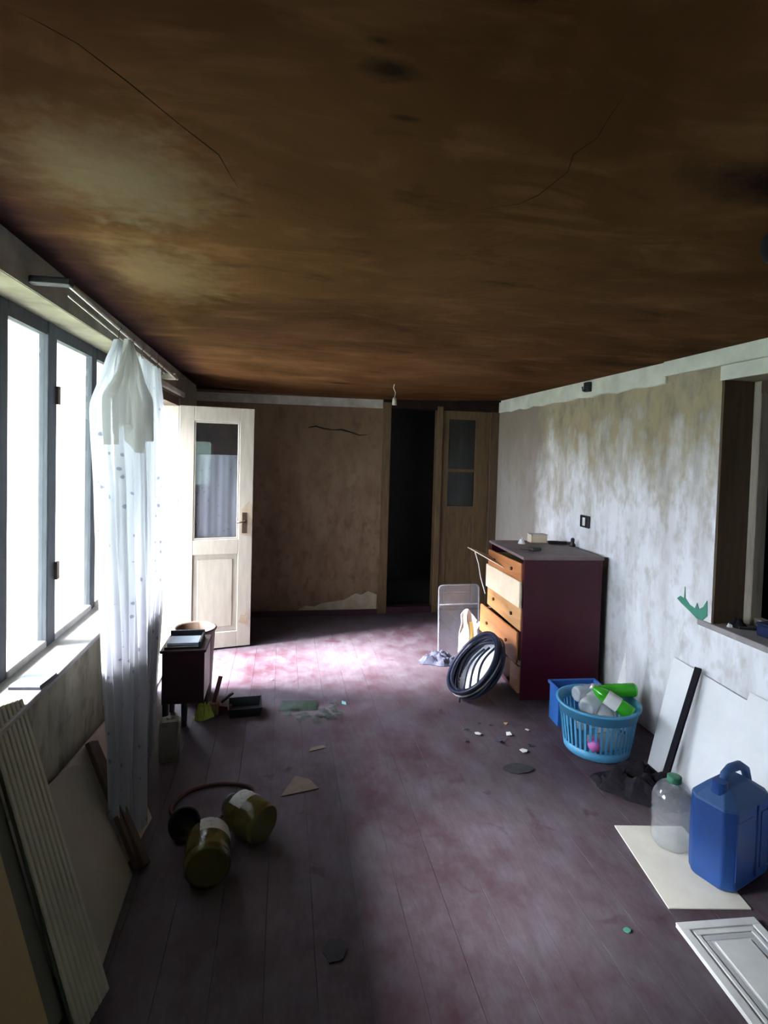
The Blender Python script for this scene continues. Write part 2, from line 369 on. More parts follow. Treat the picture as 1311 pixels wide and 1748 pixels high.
# ------------------------------------------------------------------ mesh helpers
class MB:
    def __init__(self):
        self.v = []; self.f = []; self.uv = None
    def add(self, vs, fs):
        o = len(self.v)
        self.v += [tuple(p) for p in vs]
        self.f += [tuple(i + o for i in f) for f in fs]
        return self
    def box(self, x0, x1, y0, y1, z0, z1):
        return self.add([(x0, y0, z0), (x1, y0, z0), (x1, y1, z0), (x0, y1, z0), (x0, y0, z1), (x1, y0, z1), (x1, y1, z1), (x0, y1, z1)],
                        [(0, 3, 2, 1), (4, 5, 6, 7), (0, 1, 5, 4), (1, 2, 6, 5), (2, 3, 7, 6), (3, 0, 4, 7)])
    def tube(self, pts, r, seg=8, closed=False):
        pts = [Vector(p) for p in pts]
        n = len(pts); base = len(self.v)
        rr = r if isinstance(r, (list, tuple)) else [r] * n
        ref = None
        for i, p in enumerate(pts):
            if closed:
                tg = pts[(i + 1) % n] - pts[(i - 1) % n]
            else:
                tg = pts[min(i + 1, n - 1)] - pts[max(i - 1, 0)]
            tg.normalize()
            if ref is None:
                ref = Vector((0, 0, 1)) if abs(tg.z) < 0.9 else Vector((1, 0, 0))
            a = (ref - tg * ref.dot(tg)).normalized(); ref = a
            b = tg.cross(a)
            for k in range(seg):
                w = 2 * PI * k / seg
                self.v.append(tuple(p + (a * math.cos(w) + b * math.sin(w)) * rr[i]))
        for i in range(n if closed else n - 1):
            j = (i + 1) % n
            for k in range(seg):
                k2 = (k + 1) % seg
                self.f.append((base + i * seg + k, base + i * seg + k2, base + j * seg + k2, base + j * seg + k))
        if not closed:
            self.f.append(tuple(base + k for k in reversed(range(seg))))
            self.f.append(tuple(base + (n - 1) * seg + k for k in range(seg)))
        return self
    def lathe(self, prof, seg=24, sx=1.0, sy=1.0, wob=None):
        base = len(self.v); n = len(prof)
        for (r, z) in prof:
            for k in range(seg):
                w = 2 * PI * k / seg
                q = r * (wob(w, z) if wob else 1.0)
                self.v.append((q * math.cos(w) * sx, q * math.sin(w) * sy, z))
        for i in range(n - 1):
            for k in range(seg):
                k2 = (k + 1) % seg
                self.f.append((base + i * seg + k, base + i * seg + k2, base + (i + 1) * seg + k2, base + (i + 1) * seg + k))
        if prof[0][0] > 1e-4:
            pass
        return self
    def disc(self, r, z, seg=24, up=True):
        base = len(self.v)
        for k in range(seg):
            w = 2 * PI * k / seg
            self.v.append((r * math.cos(w), r * math.sin(w), z))
        ids = tuple(base + k for k in range(seg))
        self.f.append(ids if up else tuple(reversed(ids)))
        return self
    def prism(self, poly, z0, z1):
        n = len(poly)
        vs = [(x, y, z0) for x, y in poly] + [(x, y, z1) for x, y in poly]
        fs = [tuple(reversed(range(n))), tuple(range(n, 2 * n))] + [(i, (i + 1) % n, n + (i + 1) % n, n + i) for i in range(n)]
        return self.add(vs, fs)
    def grid(self, fn, nu, nv, uv=False):
        base = len(self.v)
        if uv and self.uv is None:
            self.uv = {}
        for j in range(nv + 1):
            for i in range(nu + 1):
                u, w = i / nu, j / nv
                self.v.append(tuple(fn(u, w)))
        for j in range(nv):
            for i in range(nu):
                a = base + j * (nu + 1) + i
                self.f.append((a, a + 1, a + nu + 2, a + nu + 1))
        return self
    def build(self, name, mat, parent=None, bevel=0.0, smooth=False, solid=0.0, seg=2, uvfn=None):
        me = bpy.data.meshes.new(name)
        me.from_pydata(self.v, [], self.f)
        me.validate(); me.update()
        bm = bmesh.new(); bm.from_mesh(me)
        bmesh.ops.recalc_face_normals(bm, faces=bm.faces)
        if bevel:
            ed = [e for e in bm.edges if len(e.link_faces) == 2 and e.calc_face_angle(0) > 0.5]
            bmesh.ops.bevel(bm, geom=ed, offset=bevel, segments=seg, affect='EDGES', profile=0.5)
        if smooth:
            for f in bm.faces: f.smooth = True
        if uvfn:
            ly = bm.loops.layers.uv.new('UVMap')
            for f in bm.faces:
                for lp in f.loops:
                    lp[ly].uv = uvfn(lp.vert.index)
        bm.to_mesh(me); bm.free()
        ob = bpy.data.objects.new(name, me)
        COL.objects.link(ob)
        me.materials.append(M[mat] if isinstance(mat, str) else mat)
        if solid:
            md = ob.modifiers.new('thickness', 'SOLIDIFY'); md.thickness = solid; md.offset = 0
        if parent: ob.parent = parent
        return ob

def tag(o, label, cat, group=None):
    o['label'] = label; o['category'] = cat
    if group: o['group'] = group
    return o
def thing(name, label, cat, loc=(0, 0, 0), rot=(0, 0, 0), group=None):
    o = bpy.data.objects.new(name, None); COL.objects.link(o)
    o.empty_display_size = 0.05
    o.location = loc; o.rotation_euler = rot
    return tag(o, label, cat, group)
def place(o, loc, ex, ez):
    """put o at loc with its x axis along ex and z axis close to ez"""
    ex = Vector(ex).normalized(); ez = Vector(ez)
    ez = (ez - ex * ez.dot(ex)).normalized(); ey = ez.cross(ex)
    m = Matrix((ex, ey, ez)).transposed().to_4x4(); m.translation = Vector(loc)
    o.matrix_world = m
    return o
def struct(o):
    o['kind'] = 'structure'; return o
def sempty(name, loc=(0, 0, 0), rot=(0, 0, 0)):
    o = bpy.data.objects.new(name, None); COL.objects.link(o); o.location = loc; o.rotation_euler = rot; o.empty_display_size = 0.05
    return struct(o)
def B(*a):
    return MB().box(*a)
R = math.radians

# ------------------------------------------------------------------ room shell
XL, XR, YB, YF, ZC = -0.82, 2.20, 5.56, -1.6, 2.20
def ceil_z(x, y):
    u = (x - XL) / (XR - XL); w = min(1, max(0, y / YB))
    z = 2.205 + (1 - u) * (0.055 * (1 - w) + 0.012)
    z -= 0.05 * math.sin(PI * min(1, max(0, u))) * max(0, (w - 0.75) / 0.25) ** 1.0
    z += 0.012 * math.sin(y * 2.3 + x * 1.1) * math.sin(PI * min(1, max(0, u)))
    return z

# floor: maroon planks running the length of the room
fl = struct(B(XL - 0.2, XR + 0.2, YF - 0.2, YB + 0.3, -0.12, -0.024).build('floor', 'soot'))
random.seed(4)
pw = (XR - XL) / 19.0
for i in range(19):
    x0 = XL + i * pw; g = 0.0006
    dz = random.uniform(-0.0012, 0.0008)
    me = MB()
    me.prism([(x0 + g, YF), (x0 + pw - g, YF), (x0 + pw - g, YB + 0.08), (x0 + g, YB + 0.08)], -0.023, dz)
    me.build('plank', 'floor', fl, bevel=0.0008, seg=1)

# ceiling: smoke-stained sheets, a little sagging, with joints between them
ce = struct(B(XL - 0.2, XR + 0.2, YF - 0.2, YB + 0.3, 2.30, 2.36).build('ceiling', 'soot'))
for (y0, y1) in ((YF, 0.05), (0.051, 1.60), (1.601, 3.12), (3.121, 4.62), (4.621, YB + 0.06)):
    m = MB()
    def top(u, w, y0=y0, y1=y1):
        x = XL - 0.02 + u * (XR - XL + 0.04); y = y0 + w * (y1 - y0)
        lip = 0.0006 * (math.exp(-((y - y0) / 0.03) ** 2) + math.exp(-((y1 - y) / 0.03) ** 2))
        return (x, y, ceil_z(x, y) + lip)
    m.grid(top, 60, 36)
    m.build('ceiling_sheet', 'ceiling', ce, solid=0.008)

for pts in ([(-0.40, 0.935), (-0.372, 0.955), (-0.335, 0.985), (-0.28, 1.065), (-0.215, 1.17), (-0.15, 1.265), (-0.135, 1.34), (-0.12, 1.40)],
            [(0.555, 0.895), (0.563, 0.95), (0.575, 1.01), (0.56, 1.07), (0.58, 1.13), (0.565, 1.24), (0.54, 1.29), (0.45, 1.35)]):
    MB().tube([(x, y, ceil_z(x, y) - 0.0038) for x, y in pts], [0.0004, 0.0008, 0.0010, 0.0014, 0.0010, 0.0014, 0.0008, 0.0004], 6).build('crack', 'soot', ce, smooth=True)

# left wall with the ribbon window and the doorway
WY0, WY1, WZ0, WZ1 = 1.31, 3.66, 0.77, 2.12
DY0, DY1, DZ1 = 3.86, 4.64, 1.98
XO = XL - 0.20
wl = MB()
wl.box(XO, XL, YF, WY0, -0.02, 2.29)
wl.box(XO, XL, WY0, WY1, -0.02, WZ0)
wl.box(XO, XL, WY0, WY1, WZ1, 2.29)
wl.box(XO, XL, WY1, DY0, -0.02, 2.29)
wl.box(XO, XL, DY0, DY1, DZ1, 2.29)
wl.box(XO, XL, DY1, YB + 0.12, -0.02, 2.29)
struct(wl.build('wall_left', 'wall_left'))
struct(B(XL, XL + 0.004, -0.2, 3.86, WZ1 + 0.002, 2.262).build('trim_1', 'plaster_dull'))

# right wall with the wide inner opening near the camera
NY0, NY1, NZ0, NZ1 = 0.55, 2.545, 0.79, 2.045
wr = MB()
wr.box(XR, XR + 0.22, NY1, YB + 0.12, -0.02, 2.29)
wr.box(XR, XR + 0.22, NY0, NY1, -0.02, NZ0 - 0.03)
wr.box(XR, XR + 0.22, NY0, NY1, NZ1, 2.29)
wr.box(XR, XR + 0.22, YF, NY0, -0.02, 2.29)
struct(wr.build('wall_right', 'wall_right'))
# bare whitewashed band under the ceiling, with the thicker run over the opening
m = MB()
random.seed(8)
pts = [(YB - (YB - 2.97) * i / 26.0) for i in range(27)]
low = [2.078 + 0.006 * math.sin(i * 1.7) + 0.003 * math.sin(i * 4.1) for i in range(27)]
vs = []
for y, z in zip(pts, low):
    vs += [(XR, y, z), (XR - 0.012, y, z + 0.004), (XR - 0.012, y, 2.23), (XR, y, 2.23)]
fs = []
for i in range(26):
    for k in range(4):
        a = i * 4 + k; b = i * 4 + (k + 1) % 4
        fs.append((a, b, b + 4, a + 4))
fs += [(0, 1, 2, 3), (104, 105, 106, 107)]
m.add(vs, fs)
struct(m.build('trim_2', 'plaster'))
struct(B(XR - 0.030, XR + 0.0, YF, 2.97, 2.118, 2.235).build('trim_3', 'plaster', bevel=0.004))
struct(B(XR - 0.010, XR + 0.0, YF, NY1 + 0.005, 2.043, 2.118).build('trim_4', 'plaster', bevel=0.002))

# back wall: flowered paper up to the door opening
wb = struct(B(XL - 0.2, 0.97, YB, YB + 0.12, -0.02, 2.29).build('wall_back', 'wall_back'))
struct(B(XL, 0.965, YB - 0.006, YB, 2.075, 2.16).build('trim_5', 'plaster_dull'))
# bare patch low on the back wall where the paper has come off
patch = MB()
pp = [(0.16, 0.03), (0.95, 0.04), (0.955, 0.20), (0.86, 0.235), (0.80, 0.20), (0.74, 0.215), (0.62, 0.15), (0.50, 0.135), (0.40, 0.12), (0.33, 0.09), (0.24, 0.10), (0.18, 0.07)]
patch.add([(x, YB - 0.003, z) for x, z in pp] + [(x, YB + 0.001, z) for x, z in pp],
          [tuple(range(12)), tuple(reversed(range(12, 24)))] + [(i, (i + 1) % 12, 12 + (i + 1) % 12, 12 + i) for i in range(12)])
patch.build('bare_patch', 'plaster_patch', wb)
# crack high on the back wall
ck = MB()
ck.tube([(0.23, YB - 0.001, 1.86), (0.30, YB - 0.001, 1.875), (0.38, YB - 0.001, 1.855), (0.47, YB - 0.001, 1.845), (0.56, YB - 0.001, 1.85), (0.64, YB - 0.001, 1.83), (0.74, YB - 0.001, 1.80), (0.82, YB - 0.001, 1.81)], [0.004, 0.006, 0.007, 0.004, 0.009, 0.006, 0.005, 0.002], 6)
ck.build('crack', 'soot', wb)
struct(B(XL, 0.96, YB - 0.014, YB, -0.02, 0.055).build('baseboard_back', 'maroon_dark'))
struct(B(XL - 0.2, XR + 0.22, YB - 0.05, YB + 0.001, 2.185, 2.29).build('trim_6', 'soot'))

# rear wall behind the camera with one small window
rw = MB()
RX0, RX1, RZ0, RZ1 = 1.15, 1.55, 0.90, 1.80
rw.box(XL - 0.2, RX0, YF - 0.12, YF, -0.02, 2.36)
rw.box(RX1, XR + 0.22, YF - 0.12, YF, -0.02, 2.36)
rw.box(RX0, RX1, YF - 0.12, YF, -0.02, RZ0)
rw.box(RX0, RX1, YF - 0.12, YF, RZ1, 2.36)
struct(rw.build('wall_front', 'dark_room'))
struct(B(-1.5, 4.0, -3.6, -3.4, -0.3, 3.6).build('rear_light_screen', 'rear_screen'))  # added unseen wall, cuts and tints the light through the rear window
w3 = sempty('window_3', (1.35, YF - 0.06, RZ0))
B(-0.2, -0.16, -0.02, 0.02, 0, 0.9).build('frame_post', 'win_paint', w3)
B(0.16, 0.2, -0.02, 0.02, 0, 0.9).build('frame_post', 'win_paint', w3)
B(-0.16, 0.16, -0.02, 0.02, 0, 0.04).build('frame_rail', 'win_paint', w3)
B(-0.16, 0.16, -0.02, 0.02, 0.86, 0.9).build('frame_rail', 'win_paint', w3)
B(-0.16, 0.16, -0.015, 0.015, 0.40, 0.43).build('frame_rail', 'win_paint', w3)
B(-0.16, 0.16, -0.002, 0.002, 0.04, 0.40).build('pane', 'glass', w3)
B(-0.16, 0.16, -0.002, 0.002, 0.43, 0.86).build('pane', 'glass', w3)

# ------------------------------------------------------------------ window in the left wall
w1 = sempty('window_1', (-0.965, 0, WZ0))
H = WZ1 - WZ0
for (y, hw, mat, prj) in ((1.34, 0.03, 'win_paint', 0.012), (1.74, 0.04, 'win_paint', 0.018), (2.145, 0.03, 'win_paint', 0.012),
                          (2.545, 0.042, 'win_paint', 0.018), (3.085, 0.034, 'win_paint', 0.012), (3.62, 0.04, 'win_paint', 0.02)):
    B(-0.022, prj, y - hw, y + hw, 0.0, H).build('frame_post', mat, w1, bevel=0.004, seg=1)
edges = [1.37, 1.70, 1.78, 2.115, 2.175, 2.503, 2.587, 3.051, 3.119, 3.58]
for k in range(0, 10, 2):
    a, b = edges[k], edges[k + 1]
    B(-0.02, 0.012, a, b, H - 0.055, H).build('top_rail', 'win_paint', w1)
    B(-0.02, 0.018, a, b, 0.0, 0.042).build('bottom_rail', 'win_rail', w1, bevel=0.004, seg=1)
    B(-0.003, 0.001, a, b, 0.042, H - 0.055).build('pane', 'glass', w1)
for z in (0.28, 1.02):
    B(0.018, 0.030, 2.57, 2.595, z, z + 0.075).build('hinge', 'iron', w1)
B(0.0, 0.175, WY0, 3.66, -0.004, 0.016).build('window_sill', 'sill_wood', w1, bevel=0.004, seg=1)

# ------------------------------------------------------------------ doorway and open cream door
d1 = sempty('door_1', (-0.803, 4.592, 0.012), (0, 0, R(12.6)))
LW, LH, TH = 0.575, 1.945, 0.040
def dbox(x0, x1, z0, z1, name, mat='cream', y0=0.0, y1=TH, bev=0.003):
    return B(x0, x1, y0, y1, z0, z1).build(name, mat, d1, bevel=bev, seg=1)
dbox(0, 0.112, 0, LH, 'stile'); dbox(LW - 0.112, LW, 0, LH, 'stile')
dbox(0.112, LW - 0.112, LH - 0.115, LH, 'top_rail'); dbox(0.112, LW - 0.112, 0.765, 0.885, 'lock_rail'); dbox(0.112, LW - 0.112, 0, 0.13, 'bottom_rail')
dbox(0.112, LW - 0.112, 0.13, 0.765, 'recessed_panel', y0=0.016, y1=0.03)
dbox(0.15, LW - 0.15, 0.17, 0.725, 'raised_panel', y0=0.008, y1=0.02, bev=0.006)
for (a, b, c, d) in ((0.112, LW - 0.112, 0.885, 0.899), (0.112, LW - 0.112, LH - 0.129, LH - 0.115), (0.112, 0.126, 0.899, LH - 0.129), (LW - 0.126, LW - 0.112, 0.899, LH - 0.129)):
    dbox(a, b, c, d, 'glazing_bead', y0=0.006, y1=0.03)
dbox(0.126, LW - 0.126, 0.899, LH - 0.129, 'pane', 'glass_door', 0.018, 0.021, 0)
lc = MB()
def lacef(u, w):
    return (0.128 + u * (LW - 0.256), 0.034 + 0.003 * math.sin(u * 15 + 0.6 * math.sin(w * 5)) + 0.001 * math.sin(u * 37), 0.90 + w * 0.665)
lc.grid(lacef, 60, 16)
lo = lc.build('lace_screen', 'lace', d1, smooth=True, uvfn=lambda i: ((i % 61) / 60 * 0.45, (i // 61) / 16 * 0.8))
lo['label'] = 'grey blue lace hung behind the lower glass'
esc = dbox(LW - 0.085, LW - 0.045, 0.93, 1.10, 'lock_plate', 'iron', -0.004, 0.0, 0.001)
h = MB().tube([(LW - 0.065, 0.0, 1.03), (LW - 0.065, -0.045, 1.03), (LW - 0.075, -0.052, 1.03), (LW - 0.135, -0.052, 1.025)], 0.008, 8)
h.build('handle', 'iron', d1, smooth=True)
wp = MB(); ws = [(LW - 0.10, 0.92), (LW - 0.02, 0.90), (LW - 0.004, 1.0), (LW - 0.004, 1.14), (LW - 0.03, 1.19), (LW - 0.09, 1.13)]
wp.add([(x, -0.0012, z) for x, z in ws] + [(x, 0.001, z) for x, z in ws], [tuple(range(6)), tuple(reversed(range(6, 12)))] + [(i, (i + 1) % 6, 6 + (i + 1) % 6, 6 + i) for i in range(6)])
wp.build('worn_patch', 'worn', d1)
wp = MB(); ws = [(LW - 0.10, 0.20), (LW - 0.03, 0.17), (LW - 0.02, 0.24), (LW - 0.035, 0.29), (LW - 0.05, 0.25), (LW - 0.08, 0.26)]
wp.add([(x, -0.0012, z) for x, z in ws] + [(x, 0.001, z) for x, z in ws], [tuple(range(6)), tuple(reversed(range(6, 12)))] + [(i, (i + 1) % 6, 6 + (i + 1) % 6, 6 + i) for i in range(6)])
wp.build('worn_patch', 'worn', d1)
# frame round the doorway
df = sempty('trim_7', (XL, DY0, 0))
W = DY1 - DY0
B(-0.21, 0.014, W - 0.045, W + 0.03, 0, DZ1 + 0.03).build('jamb', 'cream', df, bevel=0.004, seg=1)
B(-0.21, 0.014, -0.03, 0.045, 0, DZ1 + 0.03).build('jamb', 'cream', df, bevel=0.004, seg=1)
B(-0.205, 0.010, 0.045, W - 0.045, DZ1 - 0.03, DZ1 + 0.03).build('head', 'old_wood_dark', df)
B(-0.205, 0.004, 0.045, W - 0.045, -0.02, 0.010).build('door_sill', 'concrete', df)

# ------------------------------------------------------------------ timber partition and dark doorway in the back
d2 = sempty('door_2', (0.97, YB + 0.02, 0))
B(0.0, 0.085, -0.02, 0.09, 0, 2.14).build('door_post', 'old_wood', d2, bevel=0.004, seg=1)
B(0.565, 0.625, -0.02, 0.09, 0, 2.12).build('door_post', 'old_wood', d2, bevel=0.004, seg=1)
B(1.14, 1.235, -0.01, 0.09, 0, 2.14).build('door_post', 'old_wood_dark', d2, bevel=0.004, seg=1)
B(0.0, 1.235, -0.015, 0.10, 2.085, 2.29).build('lintel', 'soot', d2)
B(0.085, 0.565, 0.0, 0.09, -0.02, 0.062).build('threshold', 'maroon_dark', d2)
B(0.625, 0.70, 0.01, 0.05, 0.03, 2.085).build('leaf_stile', 'old_wood', d2, bevel=0.003, seg=1)
B(0.985, 1.14, 0.01, 0.05, 0.03, 2.085).build('leaf_stile', 'old_wood', d2, bevel=0.003, seg=1)
B(0.70, 0.985, 0.01, 0.05, 1.995, 2.085).build('leaf_rail', 'old_wood', d2)
B(0.70, 0.985, 0.01, 0.05, 1.455, 1.485).build('leaf_rail', 'old_wood', d2)
B(0.70, 0.985, 0.01, 0.05, 1.00, 1.10).build('leaf_rail', 'old_wood', d2)
B(0.70, 0.985, 0.01, 0.05, 0.03, 0.20).build('leaf_rail', 'old_wood', d2)
B(0.70, 0.985, 0.026, 0.030, 1.485, 1.995).build('pane', 'dark_glass', d2)
B(0.70, 0.985, 0.026, 0.030, 1.10, 1.455).build('pane', 'dark_glass', d2)
B(0.70, 0.985, 0.02, 0.04, 0.20, 1.00).build('leaf_panel', 'old_wood', d2)
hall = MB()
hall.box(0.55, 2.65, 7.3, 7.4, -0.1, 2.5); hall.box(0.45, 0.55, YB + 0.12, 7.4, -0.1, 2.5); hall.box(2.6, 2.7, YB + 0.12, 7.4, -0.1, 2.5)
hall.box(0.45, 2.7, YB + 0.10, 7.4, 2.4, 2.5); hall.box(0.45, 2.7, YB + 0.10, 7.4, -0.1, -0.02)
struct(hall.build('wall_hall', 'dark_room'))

# ------------------------------------------------------------------ inner opening in the right wall
w2 = sempty('window_2', (XR, 0, NZ0))
NH = NZ1 - NZ0
B(-0.012, 0.36, NY0, 2.63, -0.03, 0.0).build('window_sill', 'sill_wood', w2, bevel=0.003, seg=1)
B(0.004, 0.20, NY1 - 0.012, NY1, 0.0, NH).build('jamb_board', 'old_wood_dark', w2)
B(0.18, 0.25, NY1 - 0.055, NY1, 0.0, NH).build('frame_post', 'raw_wood', w2, bevel=0.004, seg=1)
B(0.20, 0.25, 2.335, 2.40, 0.03, NH).build('frame_post', 'raw_wood', w2, bevel=0.004, seg=1)
B(0.20, 0.25, 1.75, 1.82, 0.03, NH).build('frame_post', 'raw_wood', w2, bevel=0.004, seg=1)
B(0.20, 0.25, NY0, NY1 - 0.055, 0.0, 0.04).build('frame_rail', 'raw_wood', w2, bevel=0.004, seg=1)
B(0.18, 0.25, NY0, NY1 - 0.055, NH - 0.06, NH).build('frame_rail', 'old_wood_dark', w2)
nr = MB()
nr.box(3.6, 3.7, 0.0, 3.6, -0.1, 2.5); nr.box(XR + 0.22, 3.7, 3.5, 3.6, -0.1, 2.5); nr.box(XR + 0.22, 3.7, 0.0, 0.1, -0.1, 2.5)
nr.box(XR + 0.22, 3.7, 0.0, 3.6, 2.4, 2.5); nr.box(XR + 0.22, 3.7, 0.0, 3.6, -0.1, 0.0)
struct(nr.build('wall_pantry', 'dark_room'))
# torn green paint by the corner of the opening
gp = MB()
gpts = [(2.80, 0.855), (2.775, 0.875), (2.745, 0.868), (2.742, 0.935), (2.735, 0.872), (2.70, 0.845), (2.66, 0.835), (2.645, 0.87), (2.63, 0.84), (2.60, 0.86), (2.575, 0.90), (2.57, 0.82), (2.60, 0.79), (2.64, 0.785), (2.70, 0.812), (2.76, 0.835)]
n = len(gpts)
gp.add([(XR - 0.004, y, z) for y, z in gpts] + [(XR + 0.001, y, z) for y, z in gpts], [tuple(range(n)), tuple(reversed(range(n, 2 * n)))] + [(i, (i + 1) % n, n + (i + 1) % n, n + i) for i in range(n)])
gpo = gp.build('torn_paint', 'green_paint', bpy.data.objects['wall_right'])
gpo['label'] = 'green old paint showing through torn paper'

# ------------------------------------------------------------------ outside
struct(B(-14, -2.3, -10, 16, -0.5, -0.30).build('ground', 'grass'))
struct(B(-2.3, XO, -3, 9, -0.5, -0.04).build('porch_slab', 'concrete'))
struct(B(-2.9, XO, -3, 3.38, 2.32, 2.40).build('porch_roof', 'porch_wood'))
for y in (-0.4, 3.3):
    struct(B(-2.85, -2.75, y, y + 0.1, -0.5, 2.32).build('porch_post', 'fence'))
struct(B(-2.85, XO, 3.50, 3.60, -0.04, 2.32).build('door_light_screen', 'outer'))  # added screen, keeps sky light off the open door leaf
struct(B(-4.8, -4.6, 3.7, 10, -0.3, 2.15).build('low_sky_blocker', 'porch_wood'))  # added wall, blocks low sky that would overlight the door
pk = thing('leaning_plank', 'pale plank leaning outside against the near window', 'plank', (-1.62, 3.30, -0.04))
B(-0.05, 0.05, -0.015, 0.015, 0, 1.9).build('board', 'porch_wood', pk)
pk.rotation_euler = (R(28), R(-6), 0)
fe = thing('yard_fence', 'grey board fence across the yard outside the window', 'fence', (-9.0, 0, -0.3))
random.seed(2)
for i in range(60):
    y = -3 + i * 0.28
    B(-0.012, 0.012, y, y + 0.25, 0, 1.25 + random.uniform(-0.05, 0.05)).build('fence_board', 'fence', fe)
B(0.012, 0.05, -3, 13.8, 0.3, 0.38).build('fence_rail', 'fence', fe); B(0.012, 0.05, -3, 13.8, 0.9, 0.98).build('fence_rail', 'fence', fe)
def blob(name, loc, rx, ry, rz, mat, label, cat, seed, group=None):
    m = MB(); random.seed(seed)
    prof = []
    def fn(u, w):
        th = u * 2 * PI; ph = w * PI
        d = Vector((math.sin(ph) * math.cos(th), math.sin(ph) * math.sin(th), math.cos(ph)))
        k = 1 + 0.35 * noise.noise(d * 2.3 + Vector((seed, 0, 0))) + 0.15 * noise.noise(d * 6 + Vector((seed, 3, 0)))
        return (d.x * rx * k, d.y * ry * k, max(d.z * rz * k + rz * 0.9, 0.0))
    m.grid(fn, 32, 16)
    o = m.build(name, mat, smooth=True)
    o.location = loc
    return tag(o, label, cat, group)
blob('shrub', (-6.5, 9.3, -0.3), 0.9, 1.1, 0.55, 'hedge', 'low rounded shrub seen through the window beside the curtain', 'shrub', 3)
blob('shrub', (-7.2, 6.6, -0.3), 0.8, 0.9, 0.45, 'hedge', 'low shrub outside seen through the nearest window pane', 'shrub', 7)

# ------------------------------------------------------------------ shared shape helpers
def quad_board(name, c, th, mat, parent=None, nseg=1):
    """flat board from 4 (or more) corners in order, given a thickness"""
    c = [Vector(p) for p in c]
    nrm = (c[1] - c[0]).cross(c[-1] - c[0]).normalized() * th
    n = len(c)
    m = MB()
    m.add([p for p in c] + [p + nrm for p in c], [tuple(reversed(range(n))), tuple(range(n, 2 * n))] + [(i, (i + 1) % n, n + (i + 1) % n, n + i) for i in range(n)])
    return m.build(name, mat, parent)
def crumple(name, mat, rx, ry, h, seed, res=22, freq=9.0, thick=0.004):
    """a crumpled cloth or bag lying on the ground, local origin at its base"""
    m = MB()
    def fn(u, w):
        r = math.sqrt(w); a = u * 2 * PI
        x = r * math.cos(a); y = r * math.sin(a)
        edge = 1 + 0.32 * noise.noise(Vector((math.cos(a) * 1.7 + seed, math.sin(a) * 1.7, seed)))
        z = h * (1 - r ** 2.2) * (0.75 + 0.9 * noise.noise(Vector((x * freq * 0.35 + seed, y * freq * 0.35, 1.3)))) + h * 0.35 * abs(noise.noise(Vector((x * freq * 0.8, y * freq * 0.8, seed * 2.0)))) * (1 - r ** 6)
        return (x * rx * edge, y * ry * edge, max(z, 0.0) + 0.002)
    m.grid(fn, res * 2, res)
    return m.build(name, mat, smooth=False, solid=thick)
def shift(o, loc, rz=0.0):
    o.location = loc; o.rotation_euler = (0, 0, rz); return o

# ------------------------------------------------------------------ net curtains on the rod
def lerp_rows(rows, z):
    for a, b in zip(rows, rows[1:]):
        if a[0] >= z >= b[0]:
            k = (a[0] - z) / (a[0] - b[0]); k = k * k * (3 - 2 * k) * 0.5 + k * 0.5
            return [a[i] + (b[i] - a[i]) * k for i in range(1, 6)]
    return list(rows[-1][1:])
def curtain(label, rows, folds, seed, mat='net', nu=120, nv=70, jag=0.0, name='curtain', parent=None, off=0.0):
    z1, z0 = rows[0][0], rows[-1][0]
    m = MB()
    def fn(u, w):
        z = z1 + (z0 - z1) * w
        xl, yl, xr, yr, amp = lerp_rows(rows, z)
        ph = 0.7 * math.sin(w * 3 + seed)
        # hooks gather the heading
        s = math.sin(2 * PI * folds * u + ph) + 0.45 * math.sin(2 * PI * folds * 2.3 * u + 1.3 * seed + w * 2)
        x = xl + (xr - xl) * u + amp * s + off
        y = yl + (yr - yl) * u + amp * 0.5 * math.cos(2 * PI * folds * u + ph)
        if jag:
            z = z - w * jag * (0.5 + 0.5 * math.sin(u * 9 + seed)) * 1.0
        z += w * 0.02 * math.sin(u * 17 + seed)
        return (x, y, z)
    m.grid(fn, nu, nv)
    wid = 0.9 * (folds / 5.0)
    o = m.build(name, mat, parent, smooth=True, uvfn=lambda i: ((i % (nu + 1)) / nu * wid, (1 - (i // (nu + 1)) / nv) * (z1 - z0)))
    if parent is None: tag(o, label, 'curtain', 'net curtains at the left window')
    return o
c1 = curtain('white net curtain bunched nearest the camera, reaching almost to the floor',
        [(2.07, -0.70, 2.53, -0.70, 2.63, 0.010), (1.95, -0.705, 2.40, -0.69, 2.78, 0.014), (1.77, -0.71, 2.22, -0.67, 2.88, 0.018), (1.4, -0.70, 2.27, -0.645, 2.84, 0.020),
         (0.8, -0.68, 2.32, -0.61, 2.72, 0.022), (0.05, -0.63, 2.28, -0.535, 2.44, 0.018)], 5, 1.0)
curtain('', [(2.075, -0.695, 2.53, -0.695, 2.64, 0.010), (1.95, -0.70, 2.42, -0.685, 2.80, 0.014), (1.86, -0.705, 2.30, -0.66, 2.88, 0.02), (1.70, -0.70, 2.32, -0.64, 2.82, 0.02)], 4, 2.2, 'net_flap', 70, 24, 0.10, 'folded_flap', c1, 0.035)
curtain('white net curtain hanging behind, towards the open door',
        [(2.06, -0.70, 2.80, -0.70, 3.36, 0.012), (1.75, -0.70, 2.72, -0.69, 3.46, 0.016), (0.95, -0.69, 2.78, -0.68, 3.44, 0.018), (0.04, -0.665, 2.78, -0.655, 3.08, 0.016)], 7, 3.7)
rod = thing('curtain_rod', 'bright double steel curtain rod under the ceiling above the window', 'curtain rod')
def rodpt(y, dx=0, dz=0):
    k = (y - 2.0) / 1.88
    return (-0.70 + dx, y, 2.142 - 0.068 * k + dz)
MB().tube([rodpt(2.02), rodpt(3.0), rodpt(3.9)], 0.0075, 10).build('rod', 'steel', rod, smooth=True)
